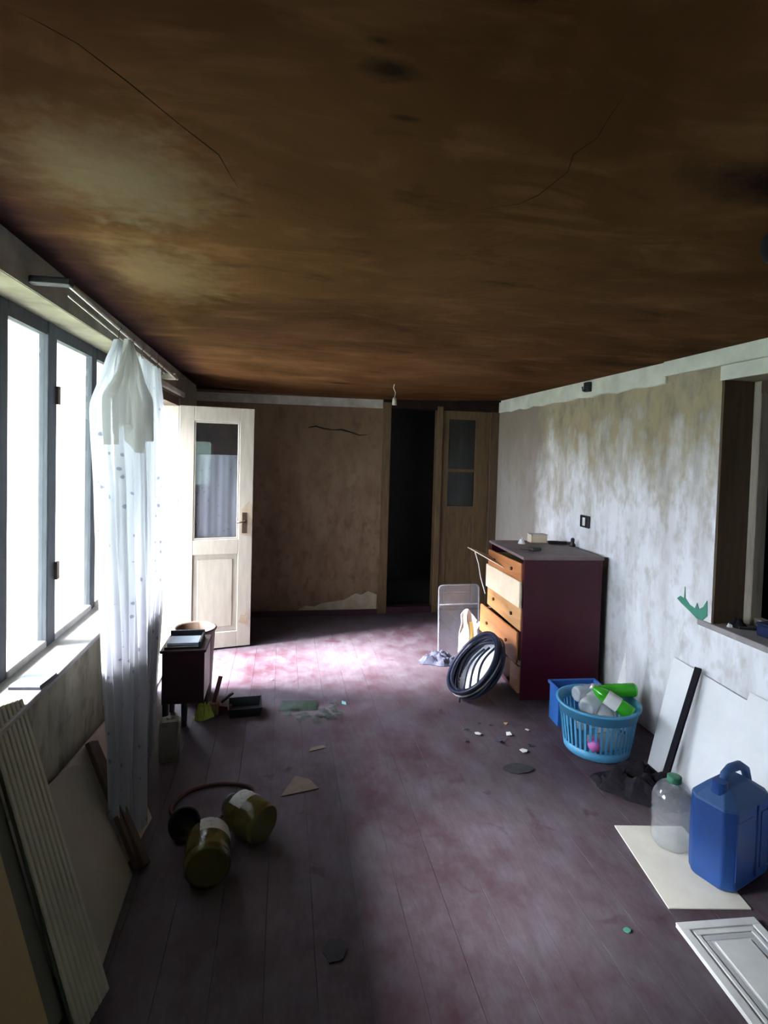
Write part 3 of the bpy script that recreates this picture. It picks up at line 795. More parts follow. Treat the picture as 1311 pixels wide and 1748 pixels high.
MB().tube([rodpt(2.06, -0.02, -0.02), rodpt(2.9, -0.02, -0.022), rodpt(3.6, -0.02, -0.014)], 0.004, 8).build('rod', 'steel', rod, smooth=True)
B(-0.815, -0.69, 1.985, 2.02, 2.135, 2.16).build('bracket', 'black', rod, bevel=0.004, seg=1)
B(-0.82, -0.69, 3.80, 3.83, 2.06, 2.10).build('bracket', 'raw_wood', rod, bevel=0.004, seg=1)
for y in (2.57, 2.78, 2.96, 3.13, 3.30, 3.44):
    p = Vector(rodpt(y))
    MB().tube([p + Vector((0, 0, 0.009)), p + Vector((0.009, 0, 0)), p + Vector((0, 0, -0.012)), p + Vector((-0.002, 0, -0.05))], 0.0022, 6).build('hook', 'iron', rod)
struct(B(XL, XL + 0.022, 3.80, DY1 + 0.16, 2.03, 2.075).build('trim_8', 'plaster', bevel=0.01))

# pad of paper on the sill
pd = thing('paper_pad', 'pale blue paper pad with dark edge on the window sill', 'paper', (-0.845, 2.12, 0.787), (0, 0, R(-6)))
B(-0.05, 0.055, -0.06, 0.06, 0, 0.008).build('backing', 'black', pd)
B(-0.049, 0.050, -0.056, 0.06, 0.008, 0.013).build('sheets', 'paper_blue', pd)

# ------------------------------------------------------------------ boards leaning under the window
e = Vector((-0.378, 0.258, 0.892)); w = Vector((-0.098, -0.933, 0.23)).normalized(); nb = w.cross(e).normalized()
if nb.x < 0: nb = -nb
P0 = Vector((-0.484, 1.722, 0.012))
rb = thing('ribbed_panel', 'cream ribbed strip panel leaning on the window sill at lower left', 'panel', P0)
L = 0.885
def strip(a, b, t0, t1, l0=0.0, l1=L, back=0.0):
    m = MB(); c = []
    for tt in (t0, t1):
        for (aa, ll) in ((a, l0), (b, l0), (b, l1), (a, l1)):
            c.append(w * aa + e * ll + nb * (tt - back))
    m.add(c, [(0, 3, 2, 1), (4, 5, 6, 7), (0, 1, 5, 4), (1, 2, 6, 5), (2, 3, 7, 6), (3, 0, 4, 7)])
    return m
strip(0.0, 0.2, 0.0, 0.006).build('backing', 'olive_board', rb)
for i in range(8):
    a = 0.0015 + i * 0.025
    strip(a, a + 0.0205, 0.006, 0.013).build('rib', 'ribbed', rb, bevel=0.003, seg=1)
ob = thing('olive_board', 'narrow dark olive board leaning beside the ribbed panel', 'board', P0)
strip(0.196, 0.284, 0.0, 0.008, 0.07, 0.80, 0.018).build('board', 'olive_board', ob)
yb = thing('yellow_board', 'yellowish board leaning in the bottom left corner of the view', 'board', P0)
strip(0.282, 0.75, 0.0, 0.010, 0.02, 0.66, 0.006).build('board', 'yellow_board', yb)

qa = quad_board('hardboard_sheet', [(-0.535, 2.198, 0.002), (-0.785, 2.42, 0.365), (-0.80, 1.62, 0.52), (-0.525, 1.66, 0.002)], 0.008, 'hardboard')
tag(qa, 'grey beige hardboard sheet leaning on the wall between ribbed panel and curtain', 'board')
qb = thing('beige_board', 'thick pinkish beige board behind the hardboard sheet under the window', 'board')
quad_board('board', [(-0.60, 2.05, 0.002), (-0.545, 2.53, 0.002), (-0.79, 2.80, 0.345), (-0.80, 2.05, 0.415)], 0.016, 'pink_board', qb)
def stick(name, a, b, wd, th, mat, label=None, cat='wood', up=(0, 0, 1), group=None):
    a = Vector(a); b = Vector(b); d = (b - a); ln = d.length; d.normalize()
    u = Vector(up); u = (u - d * u.dot(d)).normalized(); s = d.cross(u)
    m = MB(); c = []
    for k in (0, ln):
        for (p, q) in ((-1, -1), (1, -1), (1, 1), (-1, 1)):
            c.append(d * k + s * (p * wd / 2) + u * (q * th / 2))
    m.add(c, [(0, 1, 2, 3), (7, 6, 5, 4), (0, 4, 5, 1), (1, 5, 6, 2), (2, 6, 7, 3), (3, 7, 4, 0)])
    o = m.build(name, mat, bevel=0.0015, seg=1)
    o.location = a
    if label: tag(o, label, cat, group)
    return o
stick('wooden_lath', (-0.512, 2.215, 0.012), (-0.765, 2.445, 0.40), 0.030, 0.018, 'lath', 'thin dark lath lying along the edge of the hardboard sheet', 'lath', (1, 0, 0.7))
stick('wooden_lath', (-0.490, 2.235, 0.012), (-0.765, 2.50, 0.375), 0.045, 0.02, 'lath', 'wider dark lath whose foot shows under the curtain hem', 'lath', (1, 0, 0.7))

# ------------------------------------------------------------------ things by the doorway on the left
cb = thing('small_cabinet', 'small dark maroon cabinet on black legs behind the curtain', 'cabinet', (-0.665, 3.36, 0))
B(0, 0.235, 0, 0.012, 0.14, 0.44).build('front_panel', 'maroon_dark', cb, bevel=0.002, seg=1)
B(0, 0.225, 0.012, 0.25, 0.14, 0.44).build('body', 'maroon_dark', cb)
sp = B(0.225, 0.236, 0.012, 0.26, 0.155, 0.44).build('side_panel', 'white_board', cb); sp['label'] = 'side panel facing the room, door glare painted white'  # glare from the doorway is put into the white of this side
B(-0.01, 0.245, -0.01, 0.27, 0.44, 0.458).build('top', 'maroon_dark', cb, bevel=0.003, seg=1)
for (x, y) in ((0.02, 0.02), (0.125, 0.02), (0.02, 0.22), (0.215, 0.22)):
    MB().tube([(x, y, 0), (x, y, 0.14)], [0.016, 0.02], 8).build('leg', 'black', cb)
tr = thing('document_tray', 'black tray with a blue grey folder on the small cabinet', 'tray', (-0.655, 3.37, 0.459))
B(0, 0.20, 0, 0.20, 0, 0.012).build('base', 'black', tr)
B(0, 0.20, 0.19, 0.20, 0.012, 0.05).build('rim', 'black', tr); B(0.19, 0.20, 0, 0.19, 0.012, 0.04).build('rim', 'black', tr)
B(0.01, 0.185, 0.03, 0.16, 0.012, 0.026).build('folder', 'paper_blue', tr)
pt = thing('round_bin', 'round brown metal bin behind the small cabinet by the door', 'bin', (-0.545, 3.80, 0))
MB().lathe([(0.0, 0.006), (0.105, 0.006), (0.125, 0.44), (0.130, 0.45), (0.122, 0.45), (0.10, 0.012), (0.0, 0.012)], 28).build('shell', 'brown_pot', pt, smooth=True)
MB().lathe([(0.124, 0.436), (0.133, 0.440), (0.135, 0.448), (0.130, 0.456), (0.122, 0.450)], 28).build('rim', 'brown_pot', pt, smooth=True)
jg = thing('milky_jug', 'milky plastic jug on the floor at the foot of the curtain', 'jug', (-0.553, 3.02, 0.001), (0, 0, R(8)))
B(-0.052, 0.052, -0.045, 0.045, 0, 0.215).build('body', 'milky', jg, bevel=0.022, seg=4, smooth=True)
MB().lathe([(0.018, 0.213), (0.018, 0.226), (0.0, 0.226)], 16).build('cap', 'milky', jg)
o = crumple('lime_bag', 'lime_cloth', 0.055, 0.04, 0.085, 5.2); shift(o, (-0.445, 3.47, 0)); tag(o, 'crumpled lime green bag under the small cabinet', 'bag')
bt = thing('black_tray', 'empty black plastic tray on the floor right of the cabinet', 'tray', (-0.205, 3.52, 0.001), (0, 0, R(4)))
B(-0.09, 0.09, -0.07, 0.07, 0, 0.006).build('base', 'black', bt)
quad_board('wall', [(-0.09, -0.07, 0.006), (0.09, -0.07, 0.006), (0.10, -0.085, 0.06), (-0.10, -0.085, 0.06)], 0.004, 'black', bt)
quad_board('wall', [(-0.09, 0.07, 0.006), (0.09, 0.07, 0.006), (0.10, 0.085, 0.06), (-0.10, 0.085, 0.06)], 0.004, 'black', bt)
quad_board('wall', [(-0.09, -0.07, 0.006), (-0.09, 0.07, 0.006), (-0.10, 0.085, 0.06), (-0.10, -0.085, 0.06)], 0.004, 'black', bt)
quad_board('wall', [(0.09, -0.07, 0.006), (0.09, 0.07, 0.006), (0.10, 0.085, 0.075), (0.10, -0.085, 0.06)], 0.004, 'black', bt)
stick('wood_scrap', (-0.40, 3.50, 0.02), (-0.36, 3.60, 0.20), 0.025, 0.012, 'red_scrap', 'dark red splinter standing up beside the small cabinet', 'wood scrap')
stick('wood_scrap', (-0.425, 3.52, 0.035), (-0.36, 3.52, 0.035), 0.05, 0.07, 'wood_scrap', 'short brown wood block beside the small cabinet', 'wood scrap')
stick('wood_scrap', (-0.44, 3.60, 0.02), (-0.29, 3.54, 0.02), 0.05, 0.035, 'red_scrap', 'dark reddish plank end between the cabinet and black tray', 'wood scrap')
stick('wood_scrap', (-0.35, 3.56, 0.05), (-0.28, 3.58, 0.10), 0.018, 0.012, 'black', 'small black splinter propped above the black tray', 'wood scrap')

# broken glass by the light patch
random.seed(21)
def shard(x, y, s, mat, label, seed, group=None, z=0.0025):
    rnd = random.Random(seed)
    n = rnd.choice((3, 4, 5)); a0 = rnd.uniform(0, 6.28)
    poly = [(math.cos(a0 + 2 * PI * i / n) * s * rnd.uniform(0.6, 1.2), math.sin(a0 + 2 * PI * i / n) * s * rnd.uniform(0.6, 1.2)) for i in range(n)]
    o = MB().prism(poly, 0, 0.003).build('glass_shard', mat)
    o.location = (x, y, z); o.rotation_euler = (rnd.uniform(-0.05, 0.25), rnd.uniform(-0.2, 0.2), rnd.uniform(0, 3))
    o.location.z = z + s * 0.18
    return tag(o, label, 'glass shard', group)
for k, (x, y, s) in enumerate(((0.10, 3.52, 0.05), (0.20, 3.55, 0.06), (0.28, 3.46, 0.045), (0.16, 3.42, 0.05), (0.25, 3.40, 0.035), (0.34, 3.47, 0.04), (0.06, 3.44, 0.035), (0.30, 3.38, 0.04),
                               (0.37, 3.42, 0.03), (0.13, 3.36, 0.03), (0.22, 3.34, 0.03), (0.36, 3.55, 0.035))):
    shard(x, y, s, 'shard', 'piece of greenish broken glass in the heap on the floor right of the black tray', 40 + k, 'greenish broken glass heap')
shard(0.415, 3.56, 0.026, 'shard_cyan', 'bright cyan glass piece at the right end of the glass heap', 77)
pg = quad_board('glass_pane_piece', [(0.00, 3.50, 0.004), (0.24, 3.49, 0.004), (0.25, 3.60, 0.012), (0.03, 3.62, 0.012)], 0.003, 'shard'); tag(pg, 'large flat greenish pane piece lying behind the glass heap', 'glass pane')
for k, (x, y, s) in enumerate(((1.10, 3.12, 0.03), (1.15, 3.07, 0.022), (1.24, 2.98, 0.028), (1.26, 3.16, 0.02), (1.33, 3.05, 0.024), (1.38, 3.15, 0.018), (1.40, 2.90, 0.026), (1.34, 2.86, 0.022), (1.05, 3.0, 0.02), (1.20, 3.19, 0.018), (1.46, 3.08, 0.02))):
    shard(x, y, s, ('shard', 'paper', 'grey_rag')[k % 3], 'small broken scrap scattered on the floor left of the blue basket', 140 + k, 'scraps scattered before the chest')
shard(1.36, 3.17, 0.016, 'paper_brown', 'tiny ochre scrap on the floor before the chest', 166)
shard(-0.05, 4.0, 0.012, 'paper', 'tiny white scrap lying in the bright light patch', 167)

# ------------------------------------------------------------------ jars, lid and cord in the foreground
def jar(label, loc, axis, r, ln, roll, cap):
    t = thing('plastic_jar', label, 'jar', group='amber jars lying on the floor')
    place(t, loc, Vector((-axis[1], axis[0], 0)), axis)     # local z = from base to mouth
    MB().lathe([(r * 0.90, 0.0), (r, 0.012), (r * 1.01, ln * 0.30), (r, ln * 0.34), (r * 1.01, ln * 0.38), (r * 0.98, ln * 0.66), (r * 0.86, ln * 0.80), (r * 0.58, ln * 0.90), (r * 0.50, ln * 0.94), (r * 0.50, ln)], 32).build('body', 'jar', t, smooth=True)
    MB().lathe([(0.0, 0.010), (r * 0.62, 0.008), (r * 0.80, 0.0), (r * 0.90, 0.0), (r * 0.985, 0.012), (r * 0.99, 0.02)], 32).build('base', 'jar_base', t, smooth=True)
    MB().lathe([(r * 0.50, ln * 0.93), (r * 0.55, ln * 0.95), (r * 0.55, ln * 1.0), (r * 0.46, ln * 1.0), (r * 0.42, ln * 0.96), (0.0, ln * 0.95)], 24).build('neck', cap, t, smooth=True)
    m = MB()
    def lab(u, v):
        a = roll + (u - 0.5) * 1.7; z = ln * (0.42 + 0.32 * v); rr = r * (1.018 if v < 0.8 else 0.97)
        return (rr * math.cos(a), rr * math.sin(a), z)
    m.grid(lab, 16, 5)
    m.build('paper_label', 'label', t, smooth=True)
    return t
jar('amber plastic jar lying with its base towards the camera, nearest one', (-0.243, 2.085, 0.088), (-0.12, 0.99, 0.0), 0.085, 0.225, PI / 2 + 0.5, 'jar')
jar('amber plastic jar lying askew with white label, beside the red cord', (-0.045, 2.305, 0.084), (-0.72, 0.69, 0.03), 0.081, 0.215, PI / 2 + 0.1, 'black')
bl = thing('black_cup', 'round black plastic cup tipped against the nearest jar', 'cup', (-0.375, 2.41, 0.052), (R(62), R(-20), R(15)))
MB().lathe([(0.0, -0.03), (0.055, -0.03), (0.062, 0.03), (0.058, 0.034), (0.052, -0.022), (0.0, -0.022)], 24).build('shell', 'black', bl, smooth=True)
MB().lathe([(0.060, 0.026), (0.066, 0.03), (0.064, 0.038), (0.057, 0.036)], 24).build('rim', 'black', bl, smooth=True)
cd = MB()
pts = []
ctrl = [(-0.40, 2.46), (-0.455, 2.55), (-0.455, 2.63), (-0.40, 2.71), (-0.30, 2.745), (-0.19, 2.735), (-0.11, 2.69), (-0.09, 2.60), (-0.12, 2.53), (-0.235, 2.50), (-0.245, 2.45)]
for i in range(len(ctrl) - 1):
    p0 = Vector(ctrl[max(i - 1, 0)]); p1 = Vector(ctrl[i]); p2 = Vector(ctrl[i + 1]); p3 = Vector(ctrl[min(i + 2, len(ctrl) - 1)])
    for k in range(5):
        t_ = k / 5
        q = 0.5 * ((2 * p1) + (p2 - p0) * t_ + (2 * p0 - 5 * p1 + 4 * p2 - p3) * t_ ** 2 + (3 * p1 - p0 - 3 * p2 + p3) * t_ ** 3)
        pts.append((q.x, q.y, 0.011))
cd.tube(pts, 0.010, 8)
tag(cd.build('cord', 'red_cord', smooth=True), 'dark red cord looping on the floor behind the jars', 'cord')

# flat scraps on the floor
def flat(name, poly, mat, label, cat, z=0.002, th=0.003):
    cx = sum(p[0] for p in poly) / len(poly); cy = sum(p[1] for p in poly) / len(poly)
    o = MB().prism([(x - cx, y - cy) for x, y in poly], 0, th).build(name, mat); o.location = (cx, cy, z)
    return tag(o, label, cat)
def ring(cx, cy, rx, ry, seed, n=14):
    rnd = random.Random(seed)
    return [(cx + rx * math.cos(2 * PI * i / n) * rnd.uniform(0.75, 1.1), cy + ry * math.sin(2 * PI * i / n) * rnd.uniform(0.75, 1.1)) for i in range(n)]
flat('dry_leaf', ring(0.197, 1.765, 0.042, 0.05, 5), 'leaf', 'dark dry leaf flat on the floor in the middle foreground', 'leaf')
flat('dry_leaf', ring(1.235, 2.70, 0.085, 0.05, 6), 'leaf', 'wide dark scrap flat on the floor left of the blue basket', 'leaf')
flat('paper_scrap', [(0.02, 2.62), (0.20, 2.66), (0.16, 2.74), (0.09, 2.78)], 'beige_scrap', 'thin beige paper scrap behind the askew jar', 'paper')
flat('paper_scrap', [(0.17, 3.00), (0.26, 3.03), (0.25, 3.06), (0.18, 3.04)], 'beige_scrap', 'narrow pale paper scrap in the middle of the dark floor', 'paper')
flat('dry_leaf', ring(1.20, 1.70, 0.014, 0.012, 9, 8), 'green_paint', 'tiny green scrap on the floor left of the moulded door', 'scrap')

# ------------------------------------------------------------------ chest of drawers
ch = thing('chest_of_drawers', 'maroon lacquered chest with broken orange wood drawers against the right wall', 'chest of drawers', (1.585, 3.478, 0), (0, 0, R(-3)))
CW, CD, CH = 0.72, 0.548, 0.965
B(0, CD, 0, 0.022, 0.0, CH - 0.02).build('side_panel', 'maroon', ch, bevel=0.002, seg=1)
B(0, CD, CW - 0.022, CW, 0.0, CH - 0.02).build('side_panel', 'maroon', ch, bevel=0.002, seg=1)
B(-0.012, CD + 0.008, -0.008, CW + 0.008, CH - 0.02, CH).build('top', 'dusty_top', ch, bevel=0.003, seg=1)
B(CD - 0.008, CD, 0.022, CW - 0.022, 0.03, CH - 0.02).build('back_panel', 'soot', ch)
B(0.01, CD - 0.01, 0.022, CW - 0.022, 0.03, 0.045).build('bottom_panel', 'soot', ch)
B(0.012, 0.03, 0.022, CW - 0.022, 0.0, 0.035).build('plinth', 'maroon_dark', ch)
for z in (0.235, 0.46, 0.62, 0.80):
    B(0.03, 0.06, 0.022, CW - 0.022, z - 0.008, z + 0.008).build('runner', 'soot', ch)
def drawer(z0, z1, out, tilt, mat, yaw=0.0, y0=0.012, y1=CW - 0.012, knobs=True, label=None):
    root = bpy.data.objects.new('drawer', None); COL.objects.link(root); root.parent = ch
    root.location = (-out, 0, (z0 + z1) / 2); root.rotation_euler = (R(tilt), 0, R(yaw))
    hz = (z1 - z0) / 2
    B(0, 0.018, y0, y1, -hz, hz).build('drawer_front', mat, root, bevel=0.003, seg=1)
    if y1 - y0 > 0.5:
        B(0.018, 0.40, y0 + 0.03, y0 + 0.042, -hz + 0.01, hz - 0.02).build('drawer_side', 'drawer_cream', root)
        B(0.018, 0.40, y1 - 0.042, y1 - 0.03, -hz + 0.01, hz - 0.02).build('drawer_side', 'drawer_cream', root)
        B(0.018, 0.40, y0 + 0.03, y1 - 0.03, -hz + 0.01, -hz + 0.016).build('drawer_bottom', 'drawer_cream', root)
    if knobs:
        for yy in (y0 + 0.16, y1 - 0.16):
            k = MB().tube([(0, yy, 0), (-0.012, yy, 0)], [0.011, 0.013], 10)
            k.build('knob_hole', 'old_wood_dark', root)
    if label: root['label'] = label
    return root
drawer(0.795, 0.915, 0.012, -1.5, 'drawer_orange', 1.0, 0.03, CW - 0.02)
drawer(0.625, 0.80, 0.035, -1.2, 'drawer_cream', 0.5, -0.012, CW - 0.03, False, 'cream front of raw board standing proud')
drawer(0.462, 0.622, 0.012, 0.0, 'drawer_tan', 0.5)
drawer(0.245, 0.452, 0.030, 1.0, 'drawer_orange', 3.5, 0.022, CW - 0.01)
drawer(0.045, 0.225, 0.016, 0.0, 'drawer_tan', 0, 0.01, 0.16, False, 'broken off end of the lowest drawer front')
fp = thing('loose_drawer_bottom', 'thin loose board jutting out from the upper drawers of the chest', 'board', (1.60, 4.10, 0.80))
quad_board('sheet', [(0.06, -0.30, -0.01), (0.08, 0.07, 0.02), (-0.185, 0.05, 0.115), (-0.02, -0.28, 0.02)], 0.005, 'drawer_cream', fp)
MB().tube([(-0.13, 0.03, 0.085), (-0.11, 0.0, 0.0), (-0.10, -0.03, -0.10), (-0.07, -0.06, -0.22)], 0.0035, 6).build('string', 'paper', fp)

# things on the chest
zt = CH
t = thing('soap_box', 'small white box standing on the chest by the wall', 'box', (1.955, 4.08, zt + 0.001), (0, 0, R(-4)))
B(-0.065, 0.065, -0.045, 0.045, 0, 0.06).build('body', 'drawer_cream', t, bevel=0.006, seg=2)
B(-0.068, 0.068, -0.048, 0.048, 0.06, 0.068).build('lid', 'paper', t, bevel=0.004, seg=2)
o = crumple('paper_ball', 'paper', 0.028, 0.028, 0.035, 2.5, 10, 12.0, 0.002); shift(o, (1.80, 4.02, zt)); tag(o, 'crumpled white paper ball on the far left of the chest top', 'paper')
t = thing('black_charger', 'small flat black charger on the near part of the chest top', 'charger', (1.765, 3.72, zt + 0.001), (0, 0, R(20)))
B(-0.04, 0.04, -0.03, 0.03, 0, 0.022).build('body', 'black', t, bevel=0.006, seg=2)
MB().tube([(-0.04, 0, 0.01), (-0.07, 0.02, 0.006), (-0.08, 0.06, 0.005)], 0.003, 6).build('lead', 'black', t)
stick('dark_bar', (2.02, 4.02, zt + 0.012), (2.15, 3.98, zt + 0.012), 0.03, 0.022, 'black_cloth', 'short dark bar lying behind the white box on the chest', 'bar')
t = thing('small_figurine', 'tiny dark figurine on the chest top against the wall', 'figurine', (2.155, 3.90, zt))
MB().lathe([(0.0, 0.0), (0.022, 0.0), (0.024, 0.012), (0.012, 0.028), (0.016, 0.04)], 14).build('body', 'black', t, smooth=True)
MB().lathe([(0.010, 0.038), (0.015, 0.046), (0.014, 0.058), (0.0, 0.066)], 14).build('head', 'black', t, smooth=True)

# ------------------------------------------------------------------ basin with cable coil leaning on the chest
ax = Vector((0.64, 0.05, 0.766)).normalized(); nn = Vector((-0.766, -0.03, 0.64)).normalized()
bs = thing('basin', 'shallow pale enamel basin tipped up against the chest drawers', 'basin')
cen = Vector((1.325, 3.57, 0.20))
place(bs, cen - nn * 0.06, ax, nn)
RB = 0.235
MB().lathe([(0.0, 0.0), (RB * 0.72, 0.0), (RB * 0.80, 0.008), (RB * 0.97, 0.085)], 36).build('inside', 'basin', bs, smooth=True)
MB().lathe([(0.0, -0.004), (RB * 0.73, -0.004), (RB * 0.82, 0.004), (RB * 0.99, 0.083)], 36).build('outside', 'basin_out', bs, smooth=True)
MB().lathe([(RB * 0.97, 0.083), (RB * 1.03, 0.086), (RB * 1.03, 0.092), (RB * 0.97, 0.089)], 36).build('rim', 'basin_out', bs, smooth=True)
co = thing('cable_coil', 'thick coil of black blue cable lying in the tipped basin', 'cable')
place(co, cen - nn * 0.045, ax, nn)
random.seed(11)
for k in range(9):
    rr = RB * (0.88 + 0.045 * (k % 3)); hz = 0.03 + 0.02 * (k // 2) + random.uniform(-0.003, 0.003)
    ox, oy = random.uniform(-0.008, 0.008), random.uniform(-0.008, 0.008)
    pts = []
    for i in range(40):
        a = 2 * PI * i / 40
        q = rr * (1 + 0.03 * math.sin(a * 3 + k))
        pts.append((ox + q * math.cos(a), oy + q * math.sin(a), hz + 0.008 * math.sin(a * 2 + k * 1.7)))
    MB().tube(pts, 0.0125, 8, True).build('loop', 'navy_hose', co, smooth=True)
for k, (a, b) in enumerate((((-0.17, -0.06), (0.15, 0.09)), ((-0.18, 0.02), (0.12, 0.13)), ((-0.12, -0.12), (0.17, 0.03)))):
    pts = [(a[0] + (b[0] - a[0]) * i / 10, a[1] + (b[1] - a[1]) * i / 10 + 0.03 * math.sin(i / 10 * PI), 0.02 + 0.03 * math.sin(i / 10 * PI)) for i in range(11)]
    MB().tube(pts, 0.008, 8).build('loose_end', 'navy_hose', co, smooth=True)
MB().tube([(-0.20, -0.05, 0.06), (-0.235, -0.06, 0.05), (-0.27, -0.05, 0.02), (-0.26, -0.02, 0.03)], 0.006, 6).build('loose_end', 'navy_hose', co, smooth=True)

# clear lid, paper and rag behind the basin
cl = thing('plastic_sheet', 'upright clear plastic panel with rounded corners beside the far end of the chest', 'sheet', (1.255, 4.31, 0.0), (R(-4), 0, R(3)))
def rrect(w_, h_, r, n=6):
    out = []
    for (cx, cy, a0) in ((w_ - r, r, -90), (w_ - r, h_ - r, 0), (r, h_ - r, 90), (r, r, 180)):
        for i in range(n + 1):
            a = R(a0 + 90 * i / n); out.append((cx + r * math.cos(a), cy + r * math.sin(a)))
    return out
def upright(poly, y0, y1):
    n = len(poly); m = MB()
    m.add([(x, y0, z) for x, z in poly] + [(x, y1, z) for x, z in poly], [tuple(range(n)), tuple(reversed(range(n, 2 * n)))] + [(i, (i + 1) % n, n + (i + 1) % n, n + i) for i in range(n)])
    return m
upright(rrect(0.345, 0.575, 0.035), 0.0, 0.003).build('sheet', 'clear_tub', cl)
MB().tube([(x, 0.0, z) for x, z in rrect(0.345, 0.575, 0.035)], 0.006, 6, True).build('rim', 'clear_tub', cl, smooth=True)
MB().tube([(0.01, -0.002, 0.42), (0.335, -0.002, 0.42)], 0.006, 6).build('ridge', 'clear', cl, smooth=True)
pb = thing('paper_bag', 'white paper bag with ochre strip leaning on the clear panel', 'bag', (1.40, 4.20, 0.0), (R(-12), 0, R(-8)))
random.seed(3)
def bagf(u, v):
    x = u * 0.16 - 0.02 + 0.03 * v; z = v * (0.36 + 0.05 * math.sin(u * 5))
    return (x + 0.02 * noise.noise(Vector((u * 3, v * 3, 1))), 0.02 * noise.noise(Vector((u * 4, v * 4, 5))) , z)
MB().grid(bagf, 14, 16).build('bag', 'paper', pb, solid=0.004)
quad_board('strip', [(0.055, -0.022, 0.07), (0.085, -0.022, 0.09), (0.11, -0.022, 0.20), (0.10, -0.024, 0.31), (0.072, -0.024, 0.31), (0.082, -0.022, 0.20)], 0.003, 'paper_brown', pb)
o = crumple('grey_rag', 'grey_rag', 0.17, 0.075, 0.075, 8.1); shift(o, (1.24, 4.20, 0), R(-12)); tag(o, 'crumpled grey blue rag on the floor before the clear panel', 'rag')

# ------------------------------------------------------------------ blue basket of bottles
bk = thing('laundry_basket', 'sky blue slotted plastic basket full of bottles by the right wall', 'basket', (1.815, 2.85, 0))
bk.location.x = 1.768
RBs, RTp, HB = 0.176, 0.214, 0.272
def rad(z): return RBs + (RTp - RBs) * z / HB
MB().lathe([(0.0, 0.004), (RBs - 0.004, 0.004), (RBs, 0.01), (rad(0.055), 0.055), (rad(0.055) - 0.006, 0.055), (RBs - 0.006, 0.012), (0.0, 0.012)], 40).build('base', 'basket', bk, smooth=True)
MB().lathe([(rad(0.215), 0.212), (rad(0.222), 0.212), (RTp, 0.258), (RTp + 0.012, 0.262), (RTp + 0.013, 0.272), (RTp - 0.006, 0.274), (rad(0.215) - 0.005, 0.216), (rad(0.215), 0.212)], 40).build('rim', 'basket', bk, smooth=True)
m = MB()
for i in range(44):
    a = 2 * PI * i / 44; da = 0.030
    c = []
    for z in (0.050, 0.216):
        for (aa, dr) in ((a - da, 0.0), (a + da, 0.0), (a + da, -0.006), (a - da, -0.006)):
            c.append(((rad(z) + dr) * math.cos(aa), (rad(z) + dr) * math.sin(aa), z))
    m.add(c, [(0, 1, 2, 3), (7, 6, 5, 4), (0, 4, 5, 1), (1, 5, 6, 2), (2, 6, 7, 3), (3, 7, 4, 0)])
sl = m.build('slats', 'basket', bk); sl['kind'] = 'stuff'
def bottle(name, label, loc, axis, r, ln, mat, cap, group=None, basemat=None):
    t = thing(name, label, 'bottle', group=group)
    axis = Vector(axis).normalized()
    side = axis.cross(Vector((0, 0, 1)));
    if side.length < 0.1: side = Vector((1, 0, 0))
    place(t, loc, side, axis)
    MB().lathe([(0.0, 0.006), (r * 0.55, 0.004), (r * 0.8, 0.0), (r, 0.012), (r, ln * 0.24), (r * 0.95, ln * 0.28), (r, ln * 0.32), (r, ln * 0.46), (r * 0.95, ln * 0.50), (r, ln * 0.54), (r * 0.97, ln * 0.64), (r * 0.78, ln * 0.78), (r * 0.42, ln * 0.90), (r * 0.34, ln * 0.93), (r * 0.34, ln * 0.97)], 24).build('body', mat, t, smooth=True)
    MB().lathe([(r * 0.38, ln * 0.94), (r * 0.40, ln * 0.945), (r * 0.40, ln * 1.0), (0.0, ln * 1.0)], 16).build('cap', cap, t, smooth=True)
    if basemat:
        MB().lathe([(0.0, -0.001), (r * 0.8, -0.001), (r * 0.99, 0.010)], 24).build('base', basemat, t, smooth=True)
    return t
bz = 0.0
grp = 'clear bottles in the blue basket'
bottle('clear_bottle', 'clear bottle lying across the left of the basket, bottom end forward', (1.663, 2.79, 0.255), (0.75, 0.55, 0.16), 0.05, 0.24, 'clear_dusty', 'red', grp)
bottle('clear_bottle', 'clear bottle lying at the back of the basket', (1.673, 2.93, 0.275), (0.9, 0.1, 0.05), 0.045, 0.22, 'clear_dusty', 'paper', grp)
bottle('clear_bottle', 'clear bottle pointing up at the front of the basket', (1.753, 2.74, 0.20), (0.25, 0.75, 0.35), 0.05, 0.24, 'clear_dusty', 'paper', grp)
bottle('clear_bottle', 'clear bottle standing low inside the basket, seen through the slots', (1.813, 2.83, 0.03), (0.1, 0.1, 0.9), 0.05, 0.24, 'clear_dusty', 'blue_tub', grp)
bottle('clear_bottle', 'clear bottle lying on the basket floor behind the front slots', (1.673, 2.77, 0.07), (0.85, -0.15, 0.12), 0.05, 0.24, 'clear_dusty', 'blue_tub', grp)
bottle('clear_bottle', 'clear bottle lying deep at the back of the basket', (1.683, 2.92, 0.12), (0.9, 0.0, 0.1), 0.05, 0.22, 'clear_dusty', 'blue_tub', grp)
bottle('green_bottle', 'bright green bottle jutting over the right rim of the basket', (2.008, 2.86, 0.315), (-0.95, 0.25, -0.10), 0.038, 0.26, 'green_pet', 'paper', 'green bottles in the blue basket', 'lime')
t = bottle('green_bottle', 'green bottle with white label at the front of the basket', (1.878, 2.70, 0.255), (-0.55, 0.45, 0.35), 0.04, 0.24, 'green_pet', 'paper', 'green bottles in the blue basket', 'lime')
MB().lathe([(0.0412, 0.075), (0.0412, 0.15)], 24).build('paper_label', 'paper', t, smooth=True)
t = thing('pink_ball', 'pink plastic ball behind the front slots of the basket', 'ball', (1.675, 2.715, 0.095))
MB().lathe([(0.038 * math.sin(PI * i / 12), -0.038 * math.cos(PI * i / 12)) for i in range(13)], 20).build('shell', 'pink', t, smooth=True)
MB().lathe([(0.0384, -0.002), (0.0390, 0.0), (0.0384, 0.002)], 20).build('seam', 'pink', t, smooth=True)
